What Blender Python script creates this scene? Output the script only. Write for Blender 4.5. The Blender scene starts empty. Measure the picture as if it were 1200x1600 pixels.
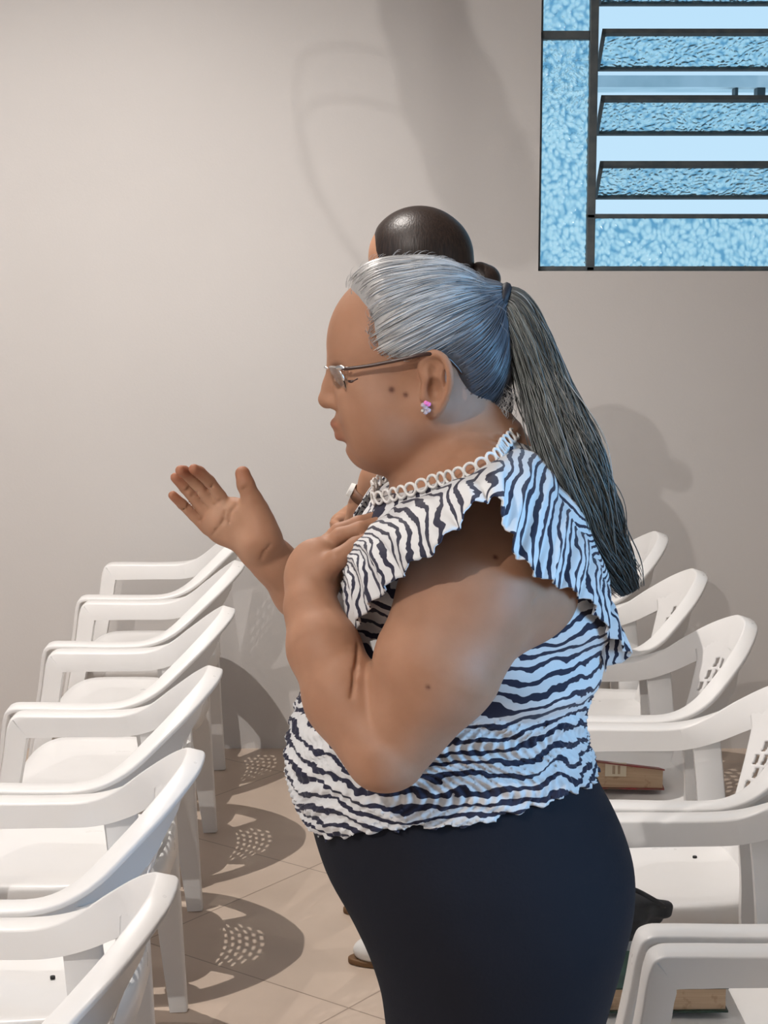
import bpy, bmesh, math, random
import numpy as np
from mathutils import Vector
random.seed(7); RNG = np.random.default_rng(7)
scn = bpy.context.scene
PI = math.pi

# ---------------------------------------------------------------- camera
F_PX = 2800.0; CAM_Z = 1.6; PITCH = math.atan(430/F_PX)
cam_d = bpy.data.cameras.new('camera'); cam = bpy.data.objects.new('camera', cam_d)
scn.collection.objects.link(cam); scn.camera = cam
cam_d.sensor_fit = 'HORIZONTAL'; cam_d.sensor_width = 36.0; cam_d.lens = 36.0*F_PX/1200
cam.location = (0, 0, CAM_Z); cam.rotation_euler = (PI/2-PITCH, 0, 0); cam_d.clip_start = .05

# ---------------------------------------------------------------- light and exposure
scn.view_settings.view_transform = 'Standard'; scn.view_settings.look = 'None'
scn.view_settings.gamma = 1; scn.view_settings.exposure = 0.0
scn.view_settings.use_curve_mapping = False
world = bpy.data.worlds.new('sky'); scn.world = world; world.use_nodes = True
wn = world.node_tree; wn.nodes.clear()
wo = wn.nodes.new('ShaderNodeOutputWorld'); wb = wn.nodes.new('ShaderNodeBackground')
wr = wn.nodes.new('ShaderNodeValToRGB'); wt = wn.nodes.new('ShaderNodeTexCoord'); ws = wn.nodes.new('ShaderNodeSeparateXYZ')
wn.links.new(wt.outputs['Generated'], ws.inputs[0]); wn.links.new(ws.outputs['Z'], wr.inputs[0])
wr.color_ramp.elements[0].position = 0.0; wr.color_ramp.elements[0].color = (.56, .80, .98, 1)
wr.color_ramp.elements[1].position = .35; wr.color_ramp.elements[1].color = (.42, .70, .95, 1)
wn.links.new(wr.outputs[0], wb.inputs[0]); wb.inputs[1].default_value = 1.0
wn.links.new(wb.outputs[0], wo.inputs[0])

def lamp(name, loc, power, col, radius=.05):
    l = bpy.data.lights.new(name, 'POINT'); l.energy = power; l.color = col; l.shadow_soft_size = radius
    o = bpy.data.objects.new(name, l); o.location = loc; scn.collection.objects.link(o); return o
def spot(name, loc, power, col, cone, blend, radius=.01):
    l = bpy.data.lights.new(name, 'SPOT'); l.energy = power; l.color = col; l.shadow_soft_size = radius; l.spot_size = math.radians(cone); l.spot_blend = blend
    o = bpy.data.objects.new(name, l); o.location = loc; scn.collection.objects.link(o); return o
def area(name, loc, rot, sx, sy, power, col):
    l = bpy.data.lights.new(name, 'AREA'); l.shape = 'RECTANGLE'; l.size = sx; l.size_y = sy; l.energy = power; l.color = col
    o = bpy.data.objects.new(name, l); o.location = loc; o.rotation_euler = rot; scn.collection.objects.link(o); return o
WARM = (1.0, .935, .88)
spot('ceiling_bulb_light', (-.85, 3.90, 3.46), 275, WARM, 124, .75, .008)
lamp('ceiling_bulb_light', (-1.05, 1.95, 3.46), 30, WARM, .01)
LAMP_C = (-1.75, -.5, 3.35)
lamp('ceiling_bulb_light', LAMP_C, 215, WARM, .02)
area('window_daylight', (3.12, .55, 1.75), (0, PI/2, 0), 1.5, 1.3, 48, (.24, .58, 1.0)).data.spread = math.radians(75)

# ---------------------------------------------------------------- helpers
def ray(px, py, d):
    a = px-600; b = 800-py; s, c = math.sin(PITCH), math.cos(PITCH)
    y = F_PX*c+b*s; t = d/y
    return np.array((a*t, d, CAM_Z+(-F_PX*s+b*c)*t))

def mat(name, col, rough=.5, spec=.5, **kw):
    m = bpy.data.materials.new(name); m.use_nodes = True
    b = m.node_tree.nodes['Principled BSDF']
    b.inputs['Base Color'].default_value = (*col, 1); b.inputs['Roughness'].default_value = rough
    b.inputs['Specular IOR Level'].default_value = spec
    for k, v in kw.items(): b.inputs[k.replace('_', ' ')].default_value = v
    return m
def N(m, t, **kw):
    n = m.node_tree.nodes.new(t)
    for k, v in kw.items(): setattr(n, k, v)
    return n
def L(m, a, b): m.node_tree.links.new(a, b)
def BS(m): return m.node_tree.nodes['Principled BSDF']
def ramp(m, stops, interp='LINEAR'):
    r = N(m, 'ShaderNodeValToRGB'); cr = r.color_ramp; cr.interpolation = interp
    while len(cr.elements) < len(stops): cr.elements.new(.5)
    for e, (p, c) in zip(cr.elements, stops): e.position = p; e.color = (*c, 1)
    return r
def math_n(m, op, a, b=None):
    n = N(m, 'ShaderNodeMath', operation=op)
    for i, v in enumerate((a, b)):
        if v is None: continue
        if isinstance(v, (int, float)): n.inputs[i].default_value = v
        else: L(m, v, n.inputs[i])
    return n.outputs[0]
def noise(m, scale, detail=2, vec=None, rough=.5, dist=0):
    n = N(m, 'ShaderNodeTexNoise'); n.inputs['Scale'].default_value = scale; n.inputs['Detail'].default_value = detail
    n.inputs['Roughness'].default_value = rough; n.inputs['Distortion'].default_value = dist
    if vec is None:
        t = N(m, 'ShaderNodeTexCoord'); vec = t.outputs['Object']
    L(m, vec, n.inputs['Vector']); return n
def bump(m, h, strength=.2, dist=.01):
    b = N(m, 'ShaderNodeBump'); b.inputs['Strength'].default_value = strength; b.inputs['Distance'].default_value = dist
    L(m, h, b.inputs['Height']); L(m, b.outputs[0], BS(m).inputs['Normal']); return b
def mottle(m, c1, c2, scale, detail=3):
    n = noise(m, scale, detail); r = ramp(m, [(.35, c1), (.65, c2)]); L(m, n.outputs['Fac'], r.inputs[0])
    L(m, r.outputs[0], BS(m).inputs['Base Color']); return n

def link(o, parent=None):
    scn.collection.objects.link(o)
    if parent is not None: o.parent = parent
    return o
def mesh_np(name, verts, faces, m, parent=None, smooth=True, attrs=None):
    """faces: (n,4) or (n,3) numpy array"""
    verts = np.asarray(verts, dtype=np.float32); faces = np.asarray(faces, dtype=np.int32)
    me = bpy.data.meshes.new(name); k = faces.shape[1]; n = len(faces)
    me.vertices.add(len(verts)); me.vertices.foreach_set('co', verts.ravel())
    me.loops.add(n*k); me.loops.foreach_set('vertex_index', faces.ravel())
    me.polygons.add(n); me.polygons.foreach_set('loop_start', np.arange(0, n*k, k, dtype=np.int32))
    me.update(calc_edges=True); me.validate()
    if smooth: me.polygons.foreach_set('use_smooth', np.ones(len(me.polygons), dtype=bool))
    for an, av in (attrs or {}).items():
        if av.ndim == 1:
            a = me.attributes.new(an, 'FLOAT', 'POINT'); a.data.foreach_set('value', av.astype(np.float32))
        else:
            a = me.attributes.new(an, 'FLOAT_COLOR', 'POINT')
            a.data.foreach_set('color', np.concatenate([av, np.ones((len(av), 1))], 1).astype(np.float32).ravel())
    if m: me.materials.append(m)
    o = bpy.data.objects.new(name, me); return link(o, parent)
def mesh_bm(name, bm, m, parent=None, smooth=False):
    bmesh.ops.recalc_face_normals(bm, faces=bm.faces)
    me = bpy.data.meshes.new(name); bm.to_mesh(me); bm.free()
    if smooth:
        for p in me.polygons: p.use_smooth = True
    for mm in (m if isinstance(m, (list, tuple)) else [m]): me.materials.append(mm)
    return link(bpy.data.objects.new(name, me), parent)
def box(bm, lo, hi, bev=0):
    lo, hi = Vector(lo), Vector(hi)
    r = bmesh.ops.create_cube(bm, size=1)
    for v in r['verts']: v.co = Vector([(lo[i]+hi[i])/2+v.co[i]*(hi[i]-lo[i]) for i in range(3)])
    if bev:
        es = list({e for v in r['verts'] for e in v.link_edges})
        bmesh.ops.bevel(bm, geom=es, offset=bev, segments=2, affect='EDGES', profile=.6)
def tag(o, label=None, cat=None, group=None, kind=None):
    if label: o['label'] = label
    if cat: o['category'] = cat
    if group: o['group'] = group
    if kind: o['kind'] = kind
    return o
def empty(name, loc, rz=0):
    o = bpy.data.objects.new(name, None); o.location = loc; o.rotation_euler = (0, 0, rz); o.empty_display_size = .1
    return link(o)
def cr(pts, n):
    """catmull-rom through rows of pts (any width), n samples per span"""
    p = np.asarray(pts, float); p = np.vstack([2*p[0]-p[1], p, 2*p[-1]-p[-2]]); out = []
    for i in range(1, len(p)-2):
        for j in range(n):
            t = j/n; a, b, c, d = p[i-1], p[i], p[i+1], p[i+2]
            out.append(.5*((2*b)+(c-a)*t+(2*a-5*b+4*c-d)*t*t+(3*b-a-3*c+d)*t**3))
    out.append(p[-2]); return np.array(out)
def tubes(paths, radii, k=6, caps=True):
    """several tubes, returns verts, faces(quads), index of path per vertex"""
    V, Fc, I = [], [], []; base = 0
    for pi, (p, r) in enumerate(zip(paths, radii)):
        p = np.asarray(p, float); n = len(p); r = np.broadcast_to(np.asarray(r, float), (n,))
        t = np.gradient(p, axis=0); t /= np.linalg.norm(t, axis=1)[:, None]+1e-12
        ref = np.array((0, 0, 1.)) if abs(t[:, 2]).mean() < .8 else np.array((0, 1., 0))
        u = np.cross(t, ref); u /= np.linalg.norm(u, axis=1)[:, None]+1e-12; w = np.cross(t, u)
        a = np.arange(k)*2*PI/k
        ring = p[:, None]+r[:, None, None]*(u[:, None]*np.cos(a)[None, :, None]+w[:, None]*np.sin(a)[None, :, None])
        V.append(ring.reshape(-1, 3)); I.append(np.full(n*k, pi))
        i = np.arange(n-1)[:, None]*k; j = np.arange(k)[None]; j2 = (j+1) % k
        Fc.append(np.stack([i+j, i+j2, i+k+j2, i+k+j], -1).reshape(-1, 4)+base); base += n*k
    return np.concatenate(V), np.concatenate(Fc), np.concatenate(I)
def tube_obj(name, pts, r, m, parent=None, k=10, n=6):
    p = cr(np.column_stack([np.asarray(pts, float), np.broadcast_to(r, (len(pts),))]), n)
    rr = p[:, 3].copy(); rr[0] *= .3; rr[-1] *= .3
    pp = np.vstack([p[0, :3]-(p[1, :3]-p[0, :3])*.01, p[:, :3], p[-1, :3]+(p[-1, :3]-p[-2, :3])*.01]); rr = np.concatenate([[1e-4], rr, [1e-4]])
    v, f, _ = tubes([pp], [rr], k); return mesh_np(name, v, f, m, parent)

# ---------------------------------------------------------------- signed distance modelling
class Sdf:
    def __init__(s): s.ops = []
    def ball(s, c, r, k=.01, sub=False): return s.ell(c, (r, r, r), k, sub)
    def ell(s, c, r, k=.01, sub=False, rot=None):
        s.ops.append(('e', np.array(c, float), np.array(r, float), k, sub, rot)); return s
    def cone(s, a, b, ra, rb, k=.01, sub=False):
        s.ops.append(('c', np.array(a, float), np.array(b, float), k, sub, (ra, rb))); return s
    def chain(s, pts, rs, k=.01, k2=.006):
        for i in range(len(pts)-1): s.cone(pts[i], pts[i+1], rs[i], rs[i+1], k if i == 0 else k2)
        return s
    def func(s, fn, lo, hi, k=.01, sub=False):
        s.ops.append(('f', np.array(lo, float), np.array(hi, float), k, sub, fn)); return s
    def bounds(s, op):
        t, a, b, k, sub, e = op
        if t == 'e': R = max(b); return a-R, a+R
        if t == 'c': return np.minimum(a-e[0], b-e[1]), np.maximum(a+e[0], b+e[1])
        return a, b
    def dist(s, op, X, Y, Z):
        t, a, b, k, sub, e = op
        if t == 'f': return e(X, Y, Z)
        if t == 'e':
            x, y, z = X-a[0], Y-a[1], Z-a[2]
            if e is not None:
                x, y, z = (e[0, 0]*x+e[1, 0]*y+e[2, 0]*z, e[0, 1]*x+e[1, 1]*y+e[2, 1]*z, e[0, 2]*x+e[1, 2]*y+e[2, 2]*z)
            k0 = np.sqrt((x/b[0])**2+(y/b[1])**2+(z/b[2])**2); k1 = np.sqrt((x/b[0]**2)**2+(y/b[1]**2)**2+(z/b[2]**2)**2)
            return k0*(k0-1)/(k1+1e-6)
        d = b-a; L2 = max((d**2).sum(), 1e-9); x, y, z = X-a[0], Y-a[1], Z-a[2]
        h = np.clip((x*d[0]+y*d[1]+z*d[2])/L2, 0, 1)
        return np.sqrt((x-h*d[0])**2+(y-h*d[1])**2+(z-h*d[2])**2)-(e[0]+(e[1]-e[0])*h)
    def comb(s, f, d, k, sub):
        if sub:
            h = np.maximum(k-np.abs(f+d), 0)/k; return np.maximum(f, -d)+h*h*k*.25
        h = np.maximum(k-np.abs(f-d), 0)/k; return np.minimum(f, d)-h*h*k*.25
    def at(s, X, Y, Z):
        f = np.full(np.broadcast(X, Y, Z).shape, .2, np.float32)
        for op in s.ops: f = s.comb(f, s.dist(op, X, Y, Z), op[3], op[4])
        return f
    def mesh(s, lo, hi, h, post=None):
        lo = np.array(lo, float); n = np.ceil((np.array(hi)-lo)/h).astype(int)+1
        ax = [(lo[i]+np.arange(n[i])*h).astype(np.float32) for i in range(3)]
        f = np.full(n, .2, np.float32)
        for op in s.ops:
            a, b = s.bounds(op); M = op[3]+3*h
            i0 = np.clip(np.floor((a-M-lo)/h).astype(int), 0, n); i1 = np.clip(np.ceil((b+M-lo)/h).astype(int)+1, 0, n)
            if (i1 <= i0).any(): continue
            sl = tuple(slice(i0[i], i1[i]) for i in range(3))
            X, Y, Z = ax[0][sl[0]][:, None, None], ax[1][sl[1]][None, :, None], ax[2][sl[2]][None, None]
            f[sl] = s.comb(f[sl], s.dist(op, X, Y, Z), op[3], op[4])
        if post is not None: f = post(f, ax[0][:, None, None], ax[1][None, :, None], ax[2][None, None]).astype(np.float32)
        f[0] = f[-1] = .1; f[:, 0] = f[:, -1] = .1; f[:, :, 0] = f[:, :, -1] = .1
        return surface_nets(f, lo, h)
def surface_nets(f, lo, h):
    I = f < 0
    def c8(A): return [A[i:A.shape[0]-1+i, j:A.shape[1]-1+j, k:A.shape[2]-1+k] for i in (0, 1) for j in (0, 1) for k in (0, 1)]
    cs = c8(I); a = cs[0].copy(); o = cs[0].copy()
    for c in cs[1:]: a &= c; o |= c
    act = o & ~a; idx = np.argwhere(act); shp = np.array(act.shape)
    key = (idx[:, 0]*shp[1]+idx[:, 1])*shp[2]+idx[:, 2]
    off = [(i, j, k) for i in (0, 1) for j in (0, 1) for k in (0, 1)]
    val = np.stack([f[idx[:, 0]+q[0], idx[:, 1]+q[1], idx[:, 2]+q[2]] for q in off], 1).astype(float)
    P = np.zeros((len(idx), 3)); C = np.zeros(len(idx)); O = np.array(off, float)
    for x in range(8):
        for y in range(x+1, 8):
            if abs(O[x]-O[y]).sum() != 1: continue
            m = (val[:, x] < 0) != (val[:, y] < 0); t = val[:, x]/(val[:, x]-val[:, y]+1e-12)
            P += np.where(m[:, None], O[x]+(O[y]-O[x])*t[:, None], 0); C += m
    P = (P/C[:, None]+idx)*h+lo
    F = []
    for axn in range(3):
        s0 = [slice(None)]*3; s1 = [slice(None)]*3; s0[axn] = slice(0, -1); s1[axn] = slice(1, None)
        ch = np.argwhere(I[tuple(s0)] != I[tuple(s1)])
        u, v = (axn+1) % 3, (axn+2) % 3
        ch = ch[(ch[:, u] > 0) & (ch[:, v] > 0) & (ch[:, u] < shp[u]) & (ch[:, v] < shp[v])]
        ins = I[ch[:, 0], ch[:, 1], ch[:, 2]]
        q = []
        for du, dv in ((1, 1), (0, 1), (0, 0), (1, 0)):
            cc = ch.copy(); cc[:, u] -= du; cc[:, v] -= dv
            q.append(np.searchsorted(key, (cc[:, 0]*shp[1]+cc[:, 1])*shp[2]+cc[:, 2]))
        q = np.stack(q, 1); q[~ins] = q[~ins][:, ::-1]; F.append(q)
    return P, np.concatenate(F)
def rot_to(fwd, up=(0, 0, 1)):
    a = np.array(fwd, float); a /= np.linalg.norm(a); b = np.cross(up, a); b /= np.linalg.norm(b); c = np.cross(a, b)
    return np.stack([a, b, c], 1)
def smooth01(x, a, b): t = np.clip((x-a)/(b-a), 0, 1); return t*t*(3-2*t)

# ---------------------------------------------------------------- room
WALL_Y = 5.49; CEIL = 3.7; XL, XR, YB = -4.2, 3.2, -4.0
wall_m = mat('wall_paint', (.70, .665, .635), .75, .25)
n_ = mottle(wall_m, (.575, .555, .54), (.60, .58, .565), 1.3); nb = noise(wall_m, 160, 2); bump(wall_m, nb.outputs['Fac'], .12, .002)
ceil_m = mat('ceiling_paint', (.75, .73, .70), .8); mottle(ceil_m, (.46, .44, .42), (.50, .48, .46), 2)
floor_m = mat('floor_tile', (.5, .4, .33), .32, .4)
def floor_nodes():
    m = floor_m; t = N(m, 'ShaderNodeTexCoord'); mp = N(m, 'ShaderNodeMapping'); L(m, t.outputs['Object'], mp.inputs[0])
    mp.inputs['Rotation'].default_value = (0, 0, math.radians(37)); a = math.radians(37); c = (-.192, 4.40)
    mp.inputs['Location'].default_value = (-(c[0]*math.cos(a)-c[1]*math.sin(a)), -(c[0]*math.sin(a)+c[1]*math.cos(a)), 0)
    b = N(m, 'ShaderNodeTexBrick'); L(m, mp.outputs[0], b.inputs['Vector']); b.offset = 0
    b.inputs['Scale'].default_value = 1; b.inputs['Brick Width'].default_value = .6; b.inputs['Row Height'].default_value = .6
    b.inputs['Mortar Size'].default_value = .0022; b.inputs['Mortar Smooth'].default_value = .2
    b.inputs['Color1'].default_value = (.58, .475, .39, 1); b.inputs['Color2'].default_value = (.605, .495, .41, 1); b.inputs['Mortar'].default_value = (.34, .265, .21, 1)
    n = noise(m, 3, 5); r = ramp(m, [(.3, (.88, .86, .84)), (.7, (1.06, 1.05, 1.04))]); L(m, n.outputs['Fac'], r.inputs[0])
    x = N(m, 'ShaderNodeMix', data_type='RGBA', blend_type='MULTIPLY'); x.inputs[0].default_value = 1
    L(m, b.outputs['Color'], x.inputs[6]); L(m, r.outputs[0], x.inputs[7]); L(m, x.outputs[2], BS(m).inputs['Base Color'])
    bump(m, b.outputs['Fac'], .3, -.002)
floor_nodes()
def slab(name, lo, hi, m):
    bm = bmesh.new(); box(bm, lo, hi); return tag(mesh_bm(name, bm, m), kind='structure')
slab('floor', (XL-.15, YB-.15, -.12), (XR+.15, WALL_Y+.15, 0), floor_m)
slab('ceiling', (XL-.15, YB-.15, CEIL), (XR+.15, WALL_Y+.15, CEIL+.12), ceil_m)
slab('wall_left', (XL-.15, YB, 0), (XL, WALL_Y, CEIL), wall_m)
slab('wall_behind', (XL-.15, YB-.15, 0), (XR+.15, YB, CEIL), wall_m)
def wall_hole(name, lo, hi, axis, h0, h1, z0, z1):
    """wall slab with one rectangular opening; axis = the long horizontal axis"""
    bm = bmesh.new(); o = 1-axis
    def bx(a0, a1, b0, b1):
        l = [0, 0, b0]; u = [0, 0, b1]; l[axis] = a0; u[axis] = a1; l[o] = lo[o]; u[o] = hi[o]; box(bm, l, u)
    bx(lo[axis], hi[axis], lo[2], z0); bx(lo[axis], hi[axis], z1, hi[2]); bx(lo[axis], h0, z0, z1); bx(h1, hi[axis], z0, z1)
    return tag(mesh_bm(name, bm, wall_m), kind='structure')
WX0, WX1, WZ0, WZ1 = .468, 1.95, 1.497, 2.70
wall_hole('wall_back', (XL-.15, WALL_Y, 0), (XR+.15, WALL_Y+.14, CEIL), 0, WX0, WX1, WZ0, WZ1)
wall_hole('wall_right', (XR, YB, 0), (XR+.15, WALL_Y, CEIL), 1, -1.1, 1.3, .85, 2.65)

# window in the back wall: fixed side panes, tilted louvres and a fixed bottom pane
frame_m = mat('window_frame_paint', (.065, .085, .095), .45); mottle(frame_m, (.055, .072, .082), (.09, .105, .11), 30)
glass_m = mat('textured_glass', (.55, .82, .95), .12, .5, Transmission_Weight=.92, IOR=1.35)
def glass_nodes():
    m = glass_m; t = N(m, 'ShaderNodeTexCoord'); mp = N(m, 'ShaderNodeMapping'); mp.inputs['Scale'].default_value = (1.25, 1, 1)
    nz = noise(m, 9, 2); ad = N(m, 'ShaderNodeVectorMath', operation='MULTIPLY_ADD'); ad.inputs[1].default_value = (.05, .05, .05)
    L(m, nz.outputs['Color'], ad.inputs[0]); L(m, t.outputs['Object'], ad.inputs[2]); L(m, ad.outputs[0], mp.inputs[0])
    v = N(m, 'ShaderNodeTexVoronoi', feature='SMOOTH_F1'); v.inputs['Scale'].default_value = 62; v.inputs['Smoothness'].default_value = .4; L(m, mp.outputs[0], v.inputs['Vector'])
    bump(m, v.outputs['Distance'], 0.6, .008)
    r = ramp(m, [(.0, (.88, 1.0, 1.0)), (.45, (.72, .94, .98)), (.8, (.22, .50, .68))]); L(m, v.outputs['Distance'], r.inputs[0]); L(m, r.outputs[0], BS(m).inputs['Base Color'])
glass_nodes()
def build_window():
    y0 = WALL_Y+.03; bm = bmesh.new(); MX = .617
    def bar(x0, x1, z0, z1, a=0.0, b=.035): box(bm, (x0, y0+a, z0), (x1, y0+b, z1), .003)
    bar(WX0, WX1, WZ0, WZ0+.014); bar(WX0, WX1, WZ1-.02, WZ1); bar(WX0, WX0+.009, WZ0, WZ1); bar(WX1-.02, WX1, WZ0, WZ1)
    bar(MX, MX+.026, WZ0, WZ1)                       # mullion
    bar(MX, WX1, WZ0+.158, WZ0+.172)                 # above the fixed bottom pane
    bar(WX0, MX, 2.184, 2.21)                        # side transom
    fr = tag(mesh_bm('window_1', bm, frame_m), kind='structure')
    for (a, b, c, d) in ((WX0+.008, MX+.002, WZ0+.01, 2.186), (WX0+.008, MX+.002, 2.208, WZ1-.01), (MX+.02, WX1-.015, WZ0+.012, WZ0+.16)):
        g = bmesh.new(); box(g, (a, y0+.014, c), (b, y0+.020, d)); mesh_bm('pane', g, glass_m, fr)
    # louvres: pivot line at mid height, top leans into the room
    tilt = math.radians(57); hh = .090; x0, x1 = MX+.030, WX1-.02
    for i in range(5):
        zc = WZ0+.272+i*.1925; yc = y0+.015
        def T(x, v, w): return (x, yc-v*math.sin(tilt)+w*math.cos(tilt), zc+v*math.cos(tilt)+w*math.sin(tilt))
        def tb(bm_, xa, xb, va, vb, wa, wb):
            r = bmesh.ops.create_cube(bm_, size=1)
            for q in r['verts']:
                q.co = T(xa if q.co.x < 0 else xb, va if q.co.z < 0 else vb, wa if q.co.y < 0 else wb)
        f = bmesh.new(); tb(f, x0, x1, hh-.016, hh, -.008, .008); tb(f, x0, x1, -hh, -hh+.009, -.008, .008)
        tb(f, x0, x0+.010, -hh, hh, -.008, .008); tb(f, x1-.01, x1, -hh, hh, -.008, .008)
        lf = mesh_bm('louvre_frame', f, frame_m, fr)
        g = bmesh.new(); tb(g, x0+.004, x1-.004, -hh+.004, hh-.004, -.003, .003); mesh_bm('louvre_pane', g, glass_m, lf)
    return fr
build_window()
out_m = mat('painted_render', (.62, .76, .82), .8); mottle(out_m, (.52, .66, .72), (.66, .78, .84), 6)
bm = bmesh.new(); box(bm, (-1, 8.0, 2.245), (5, 8.3, 2.295)); 
tag(mesh_bm('roof_beam', bm, out_m), 'pale blue-grey horizontal beam outside, seen through the louvre gap', 'beam')
dk = mat('dark_bracket', (.03, .05, .06), .5)
for k, xx in enumerate((1.535, 1.632)):
    bm = bmesh.new(); box(bm, (xx, 8.02, 2.19), (xx+(.014 if k == 0 else .036), 8.1, 2.245), .004); box(bm, (xx-.02*(k == 0), 8.02, 2.19), (xx+.01, 8.08, 2.205), .003)
    tag(mesh_bm('bracket', bm, dk), ['thin dark bracket under the beam outside the window', 'wider dark bracket under the beam outside, right of the thin one'][k], 'bracket')

# ---------------------------------------------------------------- plastic armchair
plastic = mat('white_plastic', (.80, .79, .775), .36, .45)
nb = noise(plastic, 14, 3); rr = ramp(plastic, [(.3, (.27, .27, .27)), (.7, (.42, .42, .42))]); L(plastic, nb.outputs['Fac'], rr.inputs[0]); L(plastic, rr.outputs[0], BS(plastic).inputs['Roughness'])
mottle(plastic, (.79, .78, .765), (.82, .81, .80), 4)
dark_hole = mat('dark_speck', (.02, .02, .02), .8)
def sweep(P, Vd, prm, T=None):
    """C-shaped moulding section swept along P; Vd = face direction; prm rows: a, l, b, h"""
    if T is None: T = np.gradient(P, axis=0)
    T = T/np.linalg.norm(T, axis=1)[:, None]
    Vd = Vd-(Vd*T).sum(1)[:, None]*T; Vd /= np.linalg.norm(Vd, axis=1)[:, None]
    U = np.cross(Vd, T)
    rows = []
    for p, u, v, (a, l, b, h) in zip(P, U, Vd, prm):
        e = .004
        sec = [(-a, -e), (-a+e*.35, -e*.35), (-a+e, 0), (l-e, 0), (l-e*.35, -e*.35), (l, -e), (l, -.009), (l-.003, -.012), (b+.003, -.013), (b, -.017), (b, -h), (-a, -h)]
        rows.append([p+u*s+v*t for s, t in sec])
    R = np.array(rows); n, k, _ = R.shape
    for i in range(n):                                     # keep the inner corner of the arm square instead of folding over
        if P[i, 0] < -.14 and P[i, 2] > .50:
            for j in (k-1, k-2):
                if P[i, 2] > .575: R[i, j, 0] = max(R[i, j, 0], -.187)
                R[i, j, 2] = min(R[i, j, 2], .585)
    V = R.reshape(-1, 3)
    i = np.arange(n-1)[:, None]*k; j = np.arange(k)[None]; F = np.stack([i+j, i+(j+1) % k, i+k+(j+1) % k, i+k+j], -1).reshape(-1, 4)
    return V, F, k, n
def sweep_obj(name, P, Vd, prm, parent, T=None):
    V, F, k, n = sweep(P, Vd, prm, T)
    bm = bmesh.new(); vs = [bm.verts.new(v) for v in V]
    for f in F: bm.faces.new([vs[i] for i in f])
    bm.faces.new(vs[:k]); bm.faces.new(vs[-k:])
    o = mesh_bm(name, bm, plastic, parent, True)
    o.data.set_sharp_from_angle(angle=math.radians(38))
    return o
def seat_mesh(parent):
    bm = bmesh.new(); NR, NA = 10, 72; rings = []
    def outline(a, r):
        c, s_ = math.cos(a), math.sin(a); e = 2/4.6
        x = abs(c)**e*math.copysign(1, c)*.186; y = abs(s_)**e*math.copysign(1, s_)*.213
        y *= 1-.12*max(0, x/.2)                       # narrower to the back
        return x*r-.057, y*r
    for i in range(NR+1):
        r = i/NR; ring = []
        for j in range(NA):
            x, y = outline(2*PI*j/NA, r); z = .418+.014*r**2.5-.012*max(0, (-.18-x)/.06)**2+.012*max(0, (x-.03)/.1)**2
            ring.append(bm.verts.new((x, y, z)))
        rings.append(ring)
        if i == 0:
            pass
    for (dr, dz) in ((.012, -.004), (.02, -.014), (.022, -.055)):
        ring = []
        for j in range(NA):
            x, y = outline(2*PI*j/NA, 1+dr*2); z = rings[NR][j].co.z+dz
            ring.append(bm.verts.new((x, min(max(y, -.219), .219), z)))
        rings.append(ring)
    for i in range(1, len(rings)-1):
        for j in range(NA): bm.faces.new((rings[i][j], rings[i][(j+1) % NA], rings[i+1][(j+1) % NA], rings[i+1][j]))
    bm.faces.new(rings[1])
    for v in rings[0]: bm.verts.remove(v)
    o = mesh_bm('seat', bm, plastic, parent, True)
    s = o.modifiers.new('thickness', 'SOLIDIFY'); s.thickness = .0045; s.offset = -1
    o.data.set_sharp_from_angle(angle=math.radians(50))
    return o
def splat_mesh(parent):
    ny, nz = 76, 100; Y = np.linspace(-1, 1, ny+1); S = np.linspace(0, 1, nz+1)
    def pos(y, s):
        hw = .106+.045*s+.03*max(0, s-.82)*3; yy = y*hw; ay = abs(yy)
        hy = [0, .055, .13, .19, .233]
        zt = np.interp(ay, hy, [.770, .764, .730, .688, .645])-.010; xt = np.interp(ay, hy, [.210, .203, .170, .122, .07])
        z = .415+(zt-.415)*s; w = s**1.05; x = (.092-.9*yy*yy)*(1-w)+xt*w
        return x, yy, z
    def hole(y, s):
        x, yy, z = pos(y, s); zz = .345*s
        if .045 < zz < .075 and abs(yy) < .05:                     # crescent slot
            c = .045+.018*(1-(yy/.05)**2); return c < zz+.006*(1-(yy/.05)**2) < c+.016*(1-(yy/.05)**2)
        u = yy/.031; v = (zz-.098)/.0275; r = round(v)
        if not (0 <= r <= 6): return False
        lim = [.064, .082, .097, .105, .105, .095, .070][r]
        uu = u-.5*(r % 2); q = round(uu)
        if abs((q+.5*(r % 2))*.031) > lim: return False
        return abs(uu-q+.10*(v-r)) < .29 and abs(v-r) < .37
    bm = bmesh.new(); g = [[bm.verts.new(pos(y, s)) for y in Y] for s in S]
    for i in range(nz):
        for j in range(ny):
            if not hole((Y[j]+Y[j+1])/2, (S[i]+S[i+1])/2): bm.faces.new((g[i][j], g[i][j+1], g[i+1][j+1], g[i+1][j]))
    for v in [v for v in bm.verts if not v.link_faces]: bm.verts.remove(v)
    o = mesh_bm('backrest', bm, plastic, parent, True)
    s = o.modifiers.new('thickness', 'SOLIDIFY'); s.thickness = .0045; s.offset = 0
    return o
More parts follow.
